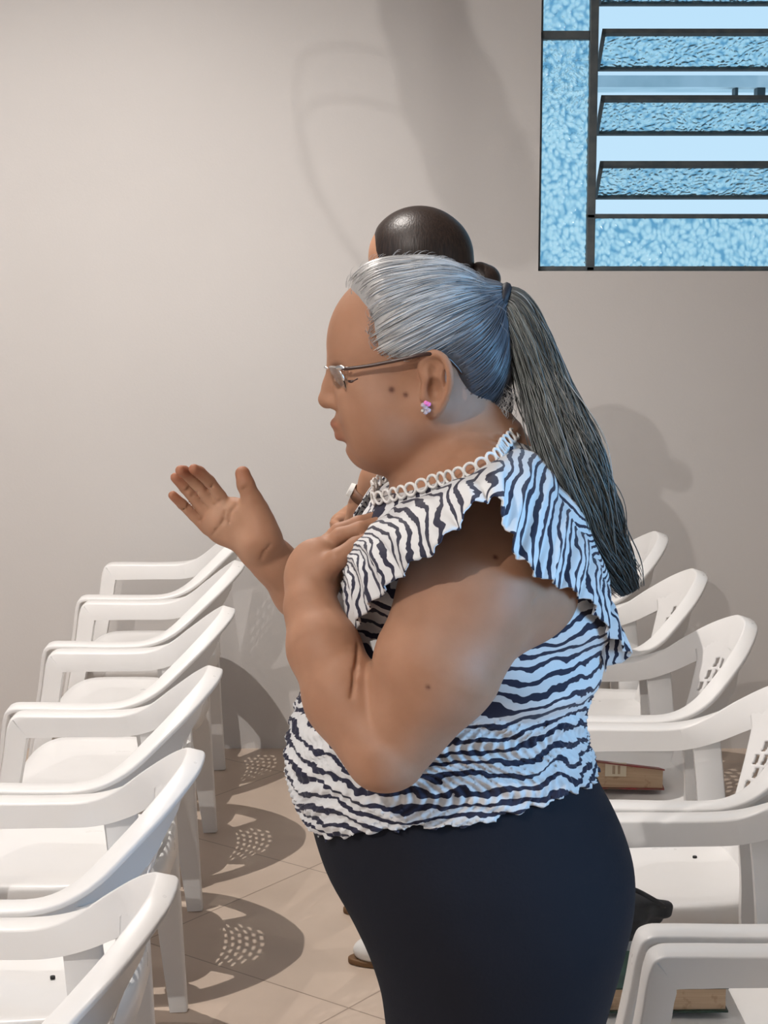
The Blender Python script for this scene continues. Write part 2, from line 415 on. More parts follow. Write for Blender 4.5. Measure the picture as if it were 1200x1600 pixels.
def make_chair():
    root = empty('plastic_armchair', (0, 0, 0))
    #        x     y     z     vx   vy   vz    a     l     b     h
    side = [(-.335, .236, .002, -1, 0, .15, .018, .016, .008, .034), (-.305, .243, .15, -1, 0, .2, .020, .018, .009, .036), (-.272, .252, .34, -1, 0, .2, .022, .022, .010, .040),
            (-.238, .262, .53, -1, 0, .22, .024, .026, .011, .042), (-.226, .265, .605, -.95, 0, .3, .024, .028, .012, .042), (-.211, .267, .628, -.65, 0, .75, .024, .028, .012, .048), (-.170, .268, .631, 0, 0, 1, .025, .028, .012, .046),
            (-.06, .270, .630, 0, 0, 1, .025, .028, .012, .044), (.02, .269, .634, -.05, 0, 1, .024, .027, .012, .046), (.078, .252, .658, -.2, .1, 1, .021, .025, .010, .052),
            (.130, .206, .702, -.1, .15, 1, .015, .024, .008, .062), (.178, .140, .746, .15, .15, 1, .010, .024, .006, .070), (.212, .060, .778, .3, .05, 1, .008, .024, .006, .074), (.218, 0, .784, .32, 0, 1, .008, .024, .006, .075)]
    A = cr([(r[0], r[1]*.925)+r[2:] for r in side], 5); nsp = 5
    B = A[::-1].copy()[1:]; B[:, 1] *= -1; B[:, 4] *= -1
    full = np.vstack([A, B]); P, V, prm = full[:, :3], full[:, 3:6], full[:, 6:]
    a, b = 5*nsp, 8*nsp; n = len(full); TT = np.gradient(P, axis=0)
    def seg(name, i, j):
        # mirrored half keeps the lip on the outside since the path runs on round the chair
        return sweep_obj(name, P[i:j], V[i:j], prm[i:j], root, TT[i:j])
    seg('leg', 0, a+1); seg('armrest', a, b+1); seg('back_rim', b, n-b); seg('armrest', n-b-1, n-a); seg('leg', n-a-1, n)
    for s in (1, -1):
        R = cr([(.098, .262*s, .628, 1, 0, .1, .006, .010, .008, .056), (.110, .250*s, .50, 1, 0, .1, .010, .014, .008, .056), (.118, .240*s, .40, 1, 0, .1, .016, .016, .009, .060), (.126, .236*s, .2, 1, 0, .1, .015, .015, .008, .050), (.136, .230*s, .002, 1, 0, .1, .013, .013, .007, .036)], 5)
        R[:, 1] *= .93
        sweep_obj('leg', R[:, :3], R[:, 3:6], R[:, 6:], root)
    seat_mesh(root); splat_mesh(root)
    return root
def copy_tree(o, parent=None):
    c = o.copy(); link(c)
    if parent is not None: c.parent = parent
    for ch in list(o.children): copy_tree(ch, c)
    return c
def rowx(x0, y): return x0+(y-4.4)*(-.039)
chair0 = make_chair(); first = True
CS = 1.0
lefts = [5.05, 4.475, 3.90, 3.335, 2.765, 2.19]; rights = [4.93, 4.36, 3.80, 3.235, 2.67, 2.095]
LL = ['white plastic armchair in the left row, farthest, against the wall', 'white plastic armchair second from the wall in the left row', 'white plastic armchair third from the wall in the left row', 'white plastic armchair in the left row, third from the front', 'white plastic armchair in the left row, second from the front', 'nearest white plastic armchair in the left row, cut by the bottom corner']
LR = ['white plastic armchair in the right row, farthest, its back by the ponytail end', 'white plastic armchair second from the wall in the right row', 'white plastic armchair in the right row holding the worn red-edged book', 'white plastic armchair in the right row with empty speckled seat', 'white plastic armchair in the right row holding the green-covered book', 'nearest white plastic armchair in the right row, only its arm in view']
chairs = {}
for side, ys, labs, x0 in (('L', lefts, LL, -.372-.218), ('R', rights, LR, .775-.218)):
    for i, y in enumerate(ys):
        o = chair0 if first else copy_tree(chair0); first = False
        x = rowx(x0, y) if side == 'L' else x0+(y-4.4)*(-.012)
        o.location = (x, y, 0); o.rotation_euler = (0, 0, math.radians([.6, -.8, .3, -.5, .9, -.4][i])); o.scale = (CS,)*3
        tag(o, labs[i], 'chair', 'plastic armchairs in the left row' if side == 'L' else 'plastic armchairs in the right row')
        chairs[side+str(i)] = (x, y)

# ---------------------------------------------------------------- people
skin_m = mat('skin', (.42, .22, .14), .55, .28, Subsurface_Weight=.12, Subsurface_Scale=.01)
BS(skin_m).inputs['Subsurface Radius'].default_value = (1, .35, .2)
def skin_nodes(m, c1, c2):
    a = N(m, 'ShaderNodeAttribute', attribute_name='tint'); n = noise(m, 22, 4); r = ramp(m, [(.3, c1), (.7, c2)]); L(m, n.outputs['Fac'], r.inputs[0])
    x = N(m, 'ShaderNodeMix', data_type='RGBA', blend_type='MULTIPLY'); x.inputs[0].default_value = 1
    L(m, r.outputs[0], x.inputs[6]); L(m, a.outputs['Color'], x.inputs[7]); L(m, x.outputs[2], BS(m).inputs['Base Color'])
    n2 = noise(m, 420, 3); bump(m, n2.outputs['Fac'], .10, .0008)
skin_nodes(skin_m, (.35, .178, .105), (.41, .22, .137))
YW = 2.0
def HP(px, py, dy=0.0): return ray(px, py, YW+dy)
S1 = 1/1400.0

def head_ops(s, T, k=1.0, fat=1.0):
    """adult head facing -x. T maps (px, py, side offset m) of the traced profile to a point; k is the size factor"""
    u = S1*k
    def E(px, py, dy, rx, rz, ry, kk=.02, sub=False, rot=None): s.ell(T(px, py, dy), (rx*u, ry*k, rz*u), kk*k, sub, rot)
    def B(px, py, dy, r, kk=.01, sub=False): s.ball(T(px, py, dy), r*u, kk*k, sub)
    def C(a, b, ra, rb, kk=.01, sub=False): s.cone(T(*a), T(*b), ra*u, rb*u, kk*k, sub)
    E(654, 528, 0, 133, 121, .0760)
    E(592, 545, 0, 78, 96, .0600)                       # forehead mass
    E(596, 612, 0, 70, 92, .0560)                       # face mass
    for q in (-1, 1):
        C((672, 640, .044*q), (592, 680, .026*q), 46, 36, .03)      # jaw
        B(588, 640, .032*q, 44, .03)                                 # cheek
        B(566, 606, .036*q, 24, .02)
        C((538, 566, .012*q), (560, 560, .040*q), 12, 10, .015)      # brow ridge
    E(612, 690, 0, 50, 40, .045, .03)                   # under the chin
    B(561, 699, 0, 16, .012); B(578, 708, 0, 22, .02)    # chin
    B(548, 668, 0, 26, .015)                            # mouth mass
    for q in (-1, 1):                                    # eye sockets and lids
        E(533, 588, .031*q, 19, 13, .014, .014, True)
        E(551, 592, .0305*q, 16.5, 14.5, .0145, .004)
        C((543, 598, .018*q), (549, 606, .040*q), 3.2, 2.6, .005)   # lower lid fold
        C((540, 578, .018*q), (552, 580, .043*q), 3.4, 3.0, .004)   # upper lid fold
    C((528, 566, 0), (513, 604, 0), 9.5, 8.5, .012); C((516, 600, 0), (512, 622, 0), 9, 13, .008)   # nose bridge
    B(511, 625, 0, 12.5, .006)
    for q in (-1, 1):
        E(525, 630, .0115*q, 15, 10, .0075, .006)       # nostril wings
        E(519, 640, .0065*q, 5.5, 3.5, .0032, .003, True)
    C((540, 640, .020*q), (540, 662, .026*q), 3, 3, .006)
    s.ell(T(529, 662, 0), (11*u, .019*k, 6.5*u), .006*k)  # upper lip
    s.ell(T(523, 661, 0), (6*u, .008*k, 5*u), .004*k)
    s.ell(T(537, 682, 0), (11.5*u, .016*k, 7*u), .006*k)
    for q in (-1, 1): C((529, 672, .003*q), (545, 674, .024*q), 2.2, 2.5, .003, True)
    C((527, 672, -.004), (527, 672, .004), 2.4, 2.4, .003, True)
    s.ell(T(536, 694, 0), (4*u, .012*k, 3*u), .010*k, True)
    for q in (-1, 1): C((537, 640, .021*q), (556, 684, .034*q), 2.0, 2.6, .010, True)   # smile line
    for q in (-1, 1):                                    # ears
        y = .0745
        ring = [(660, 590), (657, 572), (664, 558), (679, 552), (694, 560), (702, 578), (703, 600), (697, 622), (687, 640), (676, 648)]
        off = [.0, .002, .006, .010, .014, .017, .017, .014, .009, .004]
        er = cr([[a, b, o, r_] for (a, b), o, r_ in zip(ring, off, (3.6, 4.2, 4.8, 5.2, 5.4, 5.4, 5.2, 5.2, 5.6, 6.2))], 3)
        s.chain([T(e[0], e[1], (y+e[2])*q) for e in er], [e[3]*u for e in er], .004, .002)
        s.ell(T(681, 600, (y+.005)*q), (21*u, .0075*k, 46*u), .006*k)
        B(673, 641, (y+.003)*q, 9.5, .006)
        C((664, 604, (y+.002)*q), (662, 622, (y+.005)*q), 5, 6.5, .004)   # tragus
        C((690, 575, (y+.010)*q), (688, 615, (y+.010)*q), 3.5, 3.5, .004)  # antihelix
        s.ell(T(678, 608, (y+.013)*q), (11*u, .010*k, 19*u), .003*k, True)
        s.ell(T(677, 578, (y+.015)*q), (10*u, .008*k, 15*u), .004*k, True)

def loft_fn(T, rows, n=2.3, yc=YW):
    """rows: (py, front px, back px, half width m, centre offset); horizontal slices of a trunk"""
    R = np.array([(T(0, r[0])[2], (T(r[1], r[0])[0]+T(r[2], r[0])[0])/2, (T(r[2], r[0])[0]-T(r[1], r[0])[0])/2, r[3]) for r in rows])
    R = R[np.argsort(R[:, 0])]; R = cr(R, 4)
    def fn(X, Y, Z, off=0.0):
        z = np.clip(Z, R[0, 0], R[-1, 0]); cx = np.interp(z, R[:, 0], R[:, 1]); rx = np.interp(z, R[:, 0], R[:, 2]); ry = np.interp(z, R[:, 0], R[:, 3])
        q = (np.abs((X-cx)/rx)**n+np.abs((Y-yc)/ry)**n)**(1/n)
        d = (q-1)*np.minimum(rx, ry)*1.05-off
        return np.maximum(d, np.maximum(Z-R[-1, 0]-off, R[0, 0]-Z-off))
    lo = (min(R[:, 1]-R[:, 2])-.02, yc-max(R[:, 3])-.02, R[0, 0]-.02); hi = (max(R[:, 1]+R[:, 2])+.02, yc+max(R[:, 3])+.02, R[-1, 0]+.02)
    return fn, lo, hi, R

TORSO = [(676, 672, 800, .060), (700, 655, 832, .072), (722, 640, 858, .095), (745, 622, 878, .130), (775, 598, 897, .162), (810, 578, 915, .180), (850, 556, 930, .186), (900, 535, 940, .188),
         (950, 527, 938, .187), (1000, 520, 928, .186), (1050, 500, 912, .186), (1100, 472, 902, .188), (1150, 458, 908, .192), (1190, 457, 922, .196), (1230, 468, 936, .202), (1270, 490, 950, .208), (1320, 507, 975, .210)]
HIPS = [(1150, 470, 905, .186), (1225, 470, 935, .198), (1262, 486, 955, .206), (1300, 497, 972, .214), (1340, 512, 983, .216), (1380, 535, 984, .216), (1420, 556, 978, .212), (1460, 574, 968, .205), (1500, 588, 957, .198), (1540, 598, 946, .190), (1600, 606, 930, .182),
        (1700, 620, 905, .170), (1850, 640, 880, .160)]
def HPm(px, py): return ray(px, py, YW)
torso_fn, t_lo, t_hi, TR = loft_fn(HPm, TORSO)
hip_fn, h_lo, h_hi, HR = loft_fn(HPm, HIPS)

def W1(px, py, dy): return ray(px, py, YW+dy)
def build_woman_body():
    s = Sdf(); T = lambda a, b, c: W1(a, b, c); u = S1
    s.func(lambda X, Y, Z: torso_fn(X, Y, Z, -.005), t_lo, t_hi, .02)
    s.func(lambda X, Y, Z: hip_fn(X, Y, Z, -.006), (h_lo[0], h_lo[1], .70), h_hi, .003)
    head_ops(s, T)
    s.cone(W1(706, 640, 0), W1(752, 730, 0), .054, .062, .03)                # neck
    s.cone(W1(650, 700, 0), W1(690, 745, 0), .036, .05, .03)
    for q in (-1, 1): s.cone(W1(740, 735, .03*q), W1(765, 790, .13*q), .042, .05, .03)   # shoulders slope
    # near (left) arm, hand laid on the chest
    sh, mid, el = ray(765, 868, 1.835), ray(683, 1040, 1.775), ray(610, 1178, 1.77)
    s.cone(sh, mid, .062, .0640, .03); s.cone(mid, el, .0640, .0385, .012)
    s.ball(ray(735, 930, 1.80), .070, .03); s.ball(ray(820, 925, 1.845), .050, .035)          # fleshy armpit
    fa = [ray(598, 1178, 1.765), ray(540, 1090, 1.80), ray(505, 1010, 1.84), ray(486, 950, 1.872), ray(483, 905, 1.895)]
    s.chain(fa, [.0395, .0400, .0350, .0250, .0225], .004, .02)
    s.ell(ray(492, 893, 1.905), (.030, .020, .036), .018)
    s.cone(ray(484, 915, 1.895), ray(508, 862, 1.922), .021, .017, .014)                 # back of hand
    s.cone(ray(488, 905, 1.90), ray(503, 870, 1.90), .019, .013, .012)
    s.chain([ray(500, 895, 1.885), ray(527, 874, 1.878), ray(556, 853, 1.885), ray(578, 841, 1.893)], [.0145, .0110, .0095, .0068], .010, .004)     # thumb
    for i, (pts, r) in enumerate((([(505, 862, 1.915), (532, 838, 1.905), (562, 828, 1.905), (588, 818, 1.915)], .0095), ([(503, 858, 1.935), (530, 831, 1.93), (560, 819, 1.93), (588, 809, 1.94)], .0095),
                                  ([(500, 862, 1.955), (524, 836, 1.955), (552, 824, 1.958), (576, 815, 1.965)], .009), ([(497, 868, 1.972), (518, 845, 1.977), (540, 834, 1.982), (560, 828, 1.987)], .008))):
        s.chain([ray(*p) for p in pts], [r*1.12, r, r*.92, r*.78], .006, .004)
    # far (right) arm, open palm
    s.cone(ray(770, 880, 2.19), ray(640, 1050, 2.25), .052, .040, .03)
    s.chain([ray(640, 1050, 2.25), ray(540, 985, 2.20), ray(470, 922, 2.145), ray(428, 878, 2.125), ray(408, 858, 2.12)], [.042, .040, .0315, .0235, .0235], .012, .02)
    d = 2.11
    s.cone(ray(400, 852, d+.005), ray(345, 812, d+.006), .0225, .019, .014)             # ulnar heel to fingers
    s.cone(ray(405, 838, d-.006), ray(366, 797, d), .0235, .0155, .014)
    s.cone(ray(410, 845, d-.008), ray(398, 800, d-.006), .021, .0155, .012)             # thumb mound
    s.ell(ray(352, 818, d+.006), (.025, .014, .026), .012)
    s.chain([ray(402, 812, d-.006), ray(394, 781, d-.010), ray(384, 757, d-.012), ray(379, 740, d-.010)], [.0175, .0118, .0102, .0090], .010, .004)
    fing = [([(355, 795, d), (344, 775, d-.004), (327, 752, d-.014), (312, 738, d-.024), (303, 733, d-.032)], .0072),
            ([(342, 800, d+.002), (324, 776, d+.001), (303, 752, d-.010), (288, 737, d-.022), (282, 735, d-.030)], .0072),
            ([(332, 812, d+.006), (309, 786, d+.007), (289, 762, d+.001), (274, 746, d-.006)], .0069),
            ([(324, 827, d+.010), (303, 806, d+.012), (285, 788, d+.008), (270, 774, d+.002)], .0064)]
    for pts, r in fing:
        k_ = len(pts); s.chain([ray(*p) for p in pts], list(np.interp(np.linspace(0, 1, k_), [0, .3, .8, 1], [r*1.12, r, r*.97, r*.88])), .004, .002)
    # palm hollow and main creases
    s.ell(ray(366, 822, d-.030), (.020, .012, .020), .012, True)
    def crease(pts, r, off): s.chain_sub([np.array(ray(*p))+np.array((0, -off, 0)) for p in pts], r)
    Sdf.chain_sub = lambda s_, P, r: [s_.cone(P[i], P[i+1], r, r, .003, True) for i in range(len(P)-1)]
    def surf(px, py):      # first hit along the viewing ray
        D = np.linspace(1.6, 2.3, 360); pts = np.array([ray(px, py, q) for q in D]); v = s.at(pts[:, 0], pts[:, 1], pts[:, 2])
        i = np.argmax(v < 0); return pts[i] if v[i] < 0 else None
    def groove(seq, r):
        P = [surf(*q) for q in seq]; P = [p for p in P if p is not None]
        if len(P) > 1: s.chain_sub(P, r)
    groove([(370, 790), (361, 800), (358, 817)], .0010); groove([(351, 799), (350, 813), (338, 828), (330, 838)], .0009)
    groove([(422, 852), (412, 862), (408, 874)], .0010); groove([(380, 765), (388, 759)], .0010)
    for seq in ([(336, 788), (346, 781)], [(318, 801), (328, 793)], [(313, 812), (320, 806)], [(322, 765), (332, 758)], [(300, 775), (310, 768)], [(288, 768), (296, 762)], [(286, 796), (294, 790)]): groove(seq, .0010)
    groove([(560, 1008), (554, 1050), (549, 1090)], .0020)
    groove([(840, 930), (832, 940)], .0010)
    lo = (-.56, 1.66, .74); hi = (.33, 2.34, 1.602)
    V, Fc = s.mesh(lo, hi, .0022)
    # pigment of lips, lids, nails and moles; skin is otherwise even
    tint = np.ones((len(V), 3)); near = lambda p, r: np.exp(-(((V-p)/r)**2).sum(1))
    def mark(p, r, c):
        w = np.clip(near(np.array(p), np.array(r))*1.35, 0, 1)[:, None]; tint[:] = tint*(1-w)+tint*np.array(c)*w
    mark(W1(527, 662, 0), (.013, .021, .0055), (.80, .55, .55)); mark(W1(535, 682, 0), (.013, .018, .0062), (.78, .50, .50))
    for q in (-1, 1):
        for (a, b, o) in ((540, 600, .020), (541, 601, .026), (544, 601, .032), (549, 600, .038)): mark(W1(a, b, o*q), (.006, .0045, .0016), (.30, .26, .26))
        for (a, b, o) in ((527, 562, .012), (531, 557, .020), (538, 555, .030), (549, 556, .040)): mark(W1(a, b, o*q), (.009, .007, .0028), (.70, .66, .64))
    for (a, b, r) in ((612, 609, .0019), (634, 617, .0016), (774, 871, .0016), (669, 1073, .0014)):
        p = surf(a, b)
        if p is not None: mark(p, (r*1.6,)*3, (.30, .22, .22))
    mark(ray(576, 841, 1.885), (.0055, .0055, .0055), (1.25, 1.35, 1.4))
    for (a, b, r_) in ((372, 826, .034), (345, 806, .022), (392, 850, .022), (320, 778, .020), (298, 758, .018), (395, 800, .014)): mark(ray(a, b, d-.012), (r_, .014, r_), (1.14, 1.20, 1.24))
    for p in fing+[([(379, 740, d-.01)], 0)]: mark(ray(*p[0][-1]), (.012,)*3, (1.0, .84, .80))
    return V, Fc, tint, s, surf
import time as _t; t0 = _t.time()
V, Fc, tint, body_sdf, surf = build_woman_body()
foot = HPm(760, 2000)
woman = empty('person', (HPm(750, 1500)[0], YW, 0))
def chld(o):
    o.parent = woman; o.matrix_parent_inverse = woman.matrix_world.inverted() if False else o.matrix_parent_inverse
    o.location = -woman.location; return o
tag(woman, 'grey-haired woman in zebra-print blouse and glasses, open palm raised', 'person')
chld(mesh_np('body', V, Fc, skin_m, woman, True, {'tint': tint}))
print('body', len(V), _t.time()-t0)

# --- blouse
def zebra(name, light, scale=1.0):
    m = mat(name, light, .78, .25, Sheen_Weight=.15)
    ph = N(m, 'ShaderNodeAttribute', attribute_name='phase'); t = N(m, 'ShaderNodeAttribute', attribute_name='flow')
    n1 = noise(m, 2.2*scale, 3, t.outputs['Vector'], .6); n2 = noise(m, 9*scale, 3, t.outputs['Vector'], .7); n3 = noise(m, 26*scale, 2, t.outputs['Vector'])
    p = math_n(m, 'ADD', ph.outputs['Fac'], math_n(m, 'MULTIPLY', math_n(m, 'SUBTRACT', n1.outputs['Fac'], .5), 7.0))
    p = math_n(m, 'ADD', p, math_n(m, 'MULTIPLY', math_n(m, 'SUBTRACT', n2.outputs['Fac'], .5), 1.1))
    w = math_n(m, 'SINE', math_n(m, 'MULTIPLY', p, 2*PI))
    w = math_n(m, 'ADD', w, math_n(m, 'MULTIPLY', math_n(m, 'SUBTRACT', n2.outputs['Fac'], .5), 1.6))
    w = math_n(m, 'ADD', w, math_n(m, 'MULTIPLY', math_n(m, 'SUBTRACT', n3.outputs['Fac'], .5), 1.2))
    r = ramp(m, [(0, light), (.655, light), (.70, (.022, .022, .045))]); L(m, math_n(m, 'MULTIPLY_ADD', w, .5) if False else math_n(m, 'MULTIPLY', math_n(m, 'ADD', w, 1.0), .5), r.inputs[0])
    L(m, r.outputs[0], BS(m).inputs['Base Color'])
    nb = noise(m, 300, 2); bump(m, nb.outputs['Fac'], .15, .001)
    return m
zebra_m = zebra('zebra_print_fabric', (.69, .69, .69))
lace_m = mat('lace_trim', (.80, .78, .75), .7)
# neckline plane through the front low point and the nape
nf, nbk = W1(604, 768, 0), W1(832, 666, 0)
nd = np.array((nbk[2]-nf[2], 0, -(nbk[0]-nf[0]))); nd /= -np.linalg.norm(nd)   # points up out of the collar
if nd[2] < 0: nd = -nd
hem_pts = np.array([(W1(478, 1270, 0)), ray(560, 1285, 1.86), ray(640, 1294, 1.80), ray(740, 1289, 1.80), ray(800, 1272, 1.81), ray(880, 1236, 1.87), (W1(936, 1192, 0))])
def blouse_post(f, X, Y, Z): return f
def build_blouse():
    def fn(X, Y, Z):
        d = torso_fn(X, Y, Z, .0065)
        sh = np.minimum(1, 1)
        a = np.arctan2(Y-YW, X-.09)
        z_ = Z
        gath = smooth01(-z_, -1.115, -1.085)                             # shirred band below the bust line
        d = d-gath*(.0022*np.sin(a*95+14*np.sin(z_*60))+.0022*np.sin(z_*300+3*np.sin(a*9)))
        folds = (1-gath)*(.0045*np.sin(z_*95+5*np.sin(a*2.1)+3.2*X*10)+.0035*np.sin(z_*47+a*6))*smooth01(-z_, -1.36, -1.24)
        d = d-folds-.012*np.exp(-((z_-1.125)/.030)**2)*smooth01(-a*0+X, .02, .25)
        return d
    s = Sdf(); s.func(fn, (t_lo[0]-.03, t_lo[1]-.03, t_lo[2]-.03), (t_hi[0]+.03, t_hi[1]+.03, t_hi[2]+.03), .001)
    for q in (-1, 1): s.cone(W1(740, 737, .03*q), W1(765, 792, .125*q), .047, .054, .02)
    s.cone(W1(640, 745, .0), W1(700, 775, 0), .03, .05, .03)
    def post(f, X, Y, Z):
        pl = (X-nf[0])*nd[0]+(Z-nf[2])*nd[2]
        f = np.maximum(f, pl)
        hz = np.interp(X, hem_pts[:, 0], hem_pts[:, 2])+.0025*np.sin(np.arctan2(Y-YW, X-.09)*40)
        return np.maximum(f, hz-Z)
    V, Fc = s.mesh((t_lo[0]-.03, t_lo[1]-.03, t_lo[2]-.02), (t_hi[0]+.035, t_hi[1]+.03, 1.46), .0030, post)
    a = np.arctan2(V[:, 1]-YW, V[:, 0]-.09); x, y, z = V.T
    ph = (z-1.27)*72+x*9*np.sin(x*7+1)+.6*np.sin(a*2)
    up = smooth01(z, 1.22, 1.32); ph = ph*(1-up)+((x-.1)*62+(z-1.27)*30)*up
    fl = np.stack([x*.9+a*.12, y, z*2.2], 1)*1.6
    return chld(mesh_np('blouse', V, Fc, zebra_m, woman, True, {'phase': ph, 'flow': fl})), s
blouse, blouse_sdf = build_blouse()
print('blouse', _t.time()-t0)
# --- ruffle: flounce from the chest over the shoulder to the back
def ruffle(mirror=False):
    K = [((533, 925, 1.905), (545, 1003, 1.868)), ((540, 880, 1.880), (572, 955, 1.80)), ((568, 835, 1.862), (628, 896, 1.725)), ((622, 790, 1.862), (690, 848, 1.695)), ((690, 764, 1.868), (738, 792, 1.705)),
         ((748, 735, 1.885), (772, 778, 1.715)), ((808, 702, 1.93), (788, 812, 1.705)), ((852, 722, 1.93), (806, 862, 1.715)), ((885, 775, 1.93), (848, 903, 1.745)), ((918, 835, 1.94), (890, 922, 1.79)),
         ((938, 885, 1.945), (925, 945, 1.83)), ((948, 925, 1.95), (952, 992, 1.865)), ((940, 968, 1.95), (982, 1022, 1.90)), ((915, 1010, 1.95), (942, 1050, 1.905))]
    A = cr([list(ray(*a))+list(ray(*b)) for a, b in K], 26); I, O = A[:, :3], A[:, 3:]
    if mirror: I = I*(1, -1, 1)+(0, 2*YW, 0); O = O*(1, -1, 1)+(0, 2*YW, 0)
    n = len(A); m = 34; sgn = 1 if mirror else -1
    tt = np.arange(n)/(n-1); v = np.linspace(0, 1, m)
    D = O-I; P = I[:, None]+D[:, None]*v[None, :, None]
    # the flounce bellies outwards before it drops
    P[:, :, 1] += sgn*(.020*np.sin(PI*v))[None]; P[:, :, 2] += (.016*np.sin(PI*v))[None]
    T = np.gradient(O, axis=0); T /= np.linalg.norm(T, axis=1)[:, None]; Nn = np.cross(T, D); Nn /= np.linalg.norm(Nn, axis=1)[:, None]
    arc = np.concatenate([[0], np.cumsum(np.linalg.norm(np.diff(O, axis=0), axis=1))])
    w = np.sin(arc*2*PI/.042+1.2*np.sin(arc*19))+.3*np.sin(arc*2*PI/.019+2*np.sin(arc*31))
    P += Nn[:, None]*(w[:, None, None]*(.0026*v**1.3+.0012)[None, :, None])
    P += T[:, None]*((np.sin(arc*2*PI/.042+1)*.002)[:, None, None]*(v**2)[None, :, None])
    rip = .0008*np.sin(arc*2*PI/.011); P += Nn[:, None]*(rip[:, None, None]*(smooth01(v, .75, .9))[None, :, None])
    Vv = P.reshape(-1, 3); i = np.arange(n-1)[:, None]*m; j = np.arange(m-1)[None]
    Fc = np.stack([i+j, i+j+1, i+m+j+1, i+m+j], -1).reshape(-1, 4)
    aa = np.repeat(arc, m); vv = np.tile(v, n)
    fl = np.stack([aa*1.6, vv*.30, aa*0], 1)
    o = mesh_np('ruffle', Vv, Fc, zebra_m, None, True, {'phase': aa*72+vv*1.6*np.sin(aa*9), 'flow': fl})
    o.parent = blouse
    s = o.modifiers.new('thickness', 'SOLIDIFY'); s.thickness = .0016; s.offset = 0
    return o
ruffle(); ruffle(True)
def lace():
    P = []; c = (nf+nbk)/2; ax = nbk-nf; ax /= np.linalg.norm(ax)
    ths = np.linspace(0, 2*PI, 241)[:-1]
    for th in ths:
        dr = ax*math.cos(th)+np.array((0, 1, 0))*math.sin(th); r = np.linspace(.03, .2, 171); q = c+dr*r[:, None]-nd*.003
        v = blouse_sdf.at(q[:, 0], q[:, 1], q[:, 2]); i = np.argmax(v > 0); P.append(q[i]+nd*.003)
    P = np.array(P); Q = P.copy()
    for _ in range(6): Q = (np.roll(Q, 1, 0)+Q+np.roll(Q, -1, 0))/3
    seg = np.linalg.norm(np.roll(Q, -1, 0)-Q, axis=1); cum = np.concatenate([[0], np.cumsum(seg)]); n = int(cum[-1]/.0142)
    paths = []; rad = []
    for i in range(n):
        sdist = cum[-1]*i/n; j = np.searchsorted(cum, sdist, side='right')-1; f = (sdist-cum[j])/seg[j % len(seg)]
        p = Q[j % len(Q)]*(1-f)+Q[(j+1) % len(Q)]*f; t = Q[(j+1) % len(Q)]-Q[j % len(Q)]; t /= np.linalg.norm(t)
        out = p-c; out /= np.linalg.norm(out); up = nd*.80-out*.25+np.array((0, -.0, 0)); up = up-t*(up@t); up /= np.linalg.norm(up)
        a = np.linspace(0, 2*PI, 19); paths.append((p+up*.0062)+np.cos(a)[:, None]*t*.0066+np.sin(a)[:, None]*up*.0066); rad.append(.0017)
    v, f, _ = tubes(paths, rad, 6); o = mesh_np('lace_trim', v, f, lace_m, None); o.parent = blouse; tag(o, 'white openwork trim of small rings round the neckline')
lace()

# --- trousers down to the floor, and shoes
navy_m = mat('dark_fabric', (.010, .011, .017), .85, .2); nb = noise(navy_m, 260, 2); bump(navy_m, nb.outputs['Fac'], .2, .001)
def build_trousers():
    s = Sdf(); s.func(lambda X, Y, Z: hip_fn(X, Y, Z, .002), (h_lo[0], h_lo[1], .56), (h_hi[0], h_hi[1], h_hi[2]), .02)
    xc = HPm(760, 1700)[0]
    for q in (-1, 1):
        a = np.array((xc, YW+.092*q, .66)); s.chain([a, (xc-.005, YW+.088*q, .50), (xc+.012, YW+.085*q, .28), (xc+.02, YW+.085*q, .075)], [.098, .078, .066, .070], .03, .02)
    def post(f, X, Y, Z):
        hz = np.interp(X, hem_pts[:, 0], hem_pts[:, 2])+.05
        return np.maximum(f, np.maximum(Z-hz, .045-Z))
    V, Fc = s.mesh((-.12, 1.76, .03), (.33, 2.24, 1.07), .006, post)
    chld(mesh_np('trousers', V, Fc, navy_m, woman))
    return xc
XC = build_trousers()
shoe_m = mat('black_shoe', (.012, .012, .012), .5)
def shoe(c, m, sm, parent, k=1.0):
    """one low shoe pointing to -x, c = ankle point on the floor"""
    s = Sdf(); c = np.array(c, float)
    s.ell(c+(-.125*k, 0, .030*k), (.070*k, .042*k, .034*k), .02); s.cone(c+(-.10*k, 0, .036*k), c+(.02*k, 0, .045*k), .036*k, .038*k, .02)
    s.cone(c+(0, 0, .05*k), c+(.005, 0, .095*k), .036*k, .036*k, .02)
    V, Fc = s.mesh(c-(.23, .08, .01), c+(.10, .08, .15), .004, lambda f, X, Y, Z: np.maximum(f, .010-Z))
    o = mesh_np('shoe', V, Fc, m, None); o.parent = parent; o.location = -parent.location
    q = Sdf(); q.func(lambda X, Y, Z: np.sqrt(((X-c[0]+.078*k)/(.128*k))**2+((Y-c[1])/(.046*k))**2)*.046*k-.046*k, c-(.22, .06, .0), c+(.08, .06, .02), .003)
    V, Fc = q.mesh(c-(.22, .08, .01), c+(.09, .08, .03), .003, lambda f, X, Y, Z: np.maximum(f, np.maximum(Z-.014, .0006-Z)))
    so = mesh_np('sole', V, Fc, sm, None); so.parent = o
for q in (-1, 1): shoe((XC+.02, YW+.085*q, 0), shoe_m, shoe_m, woman)

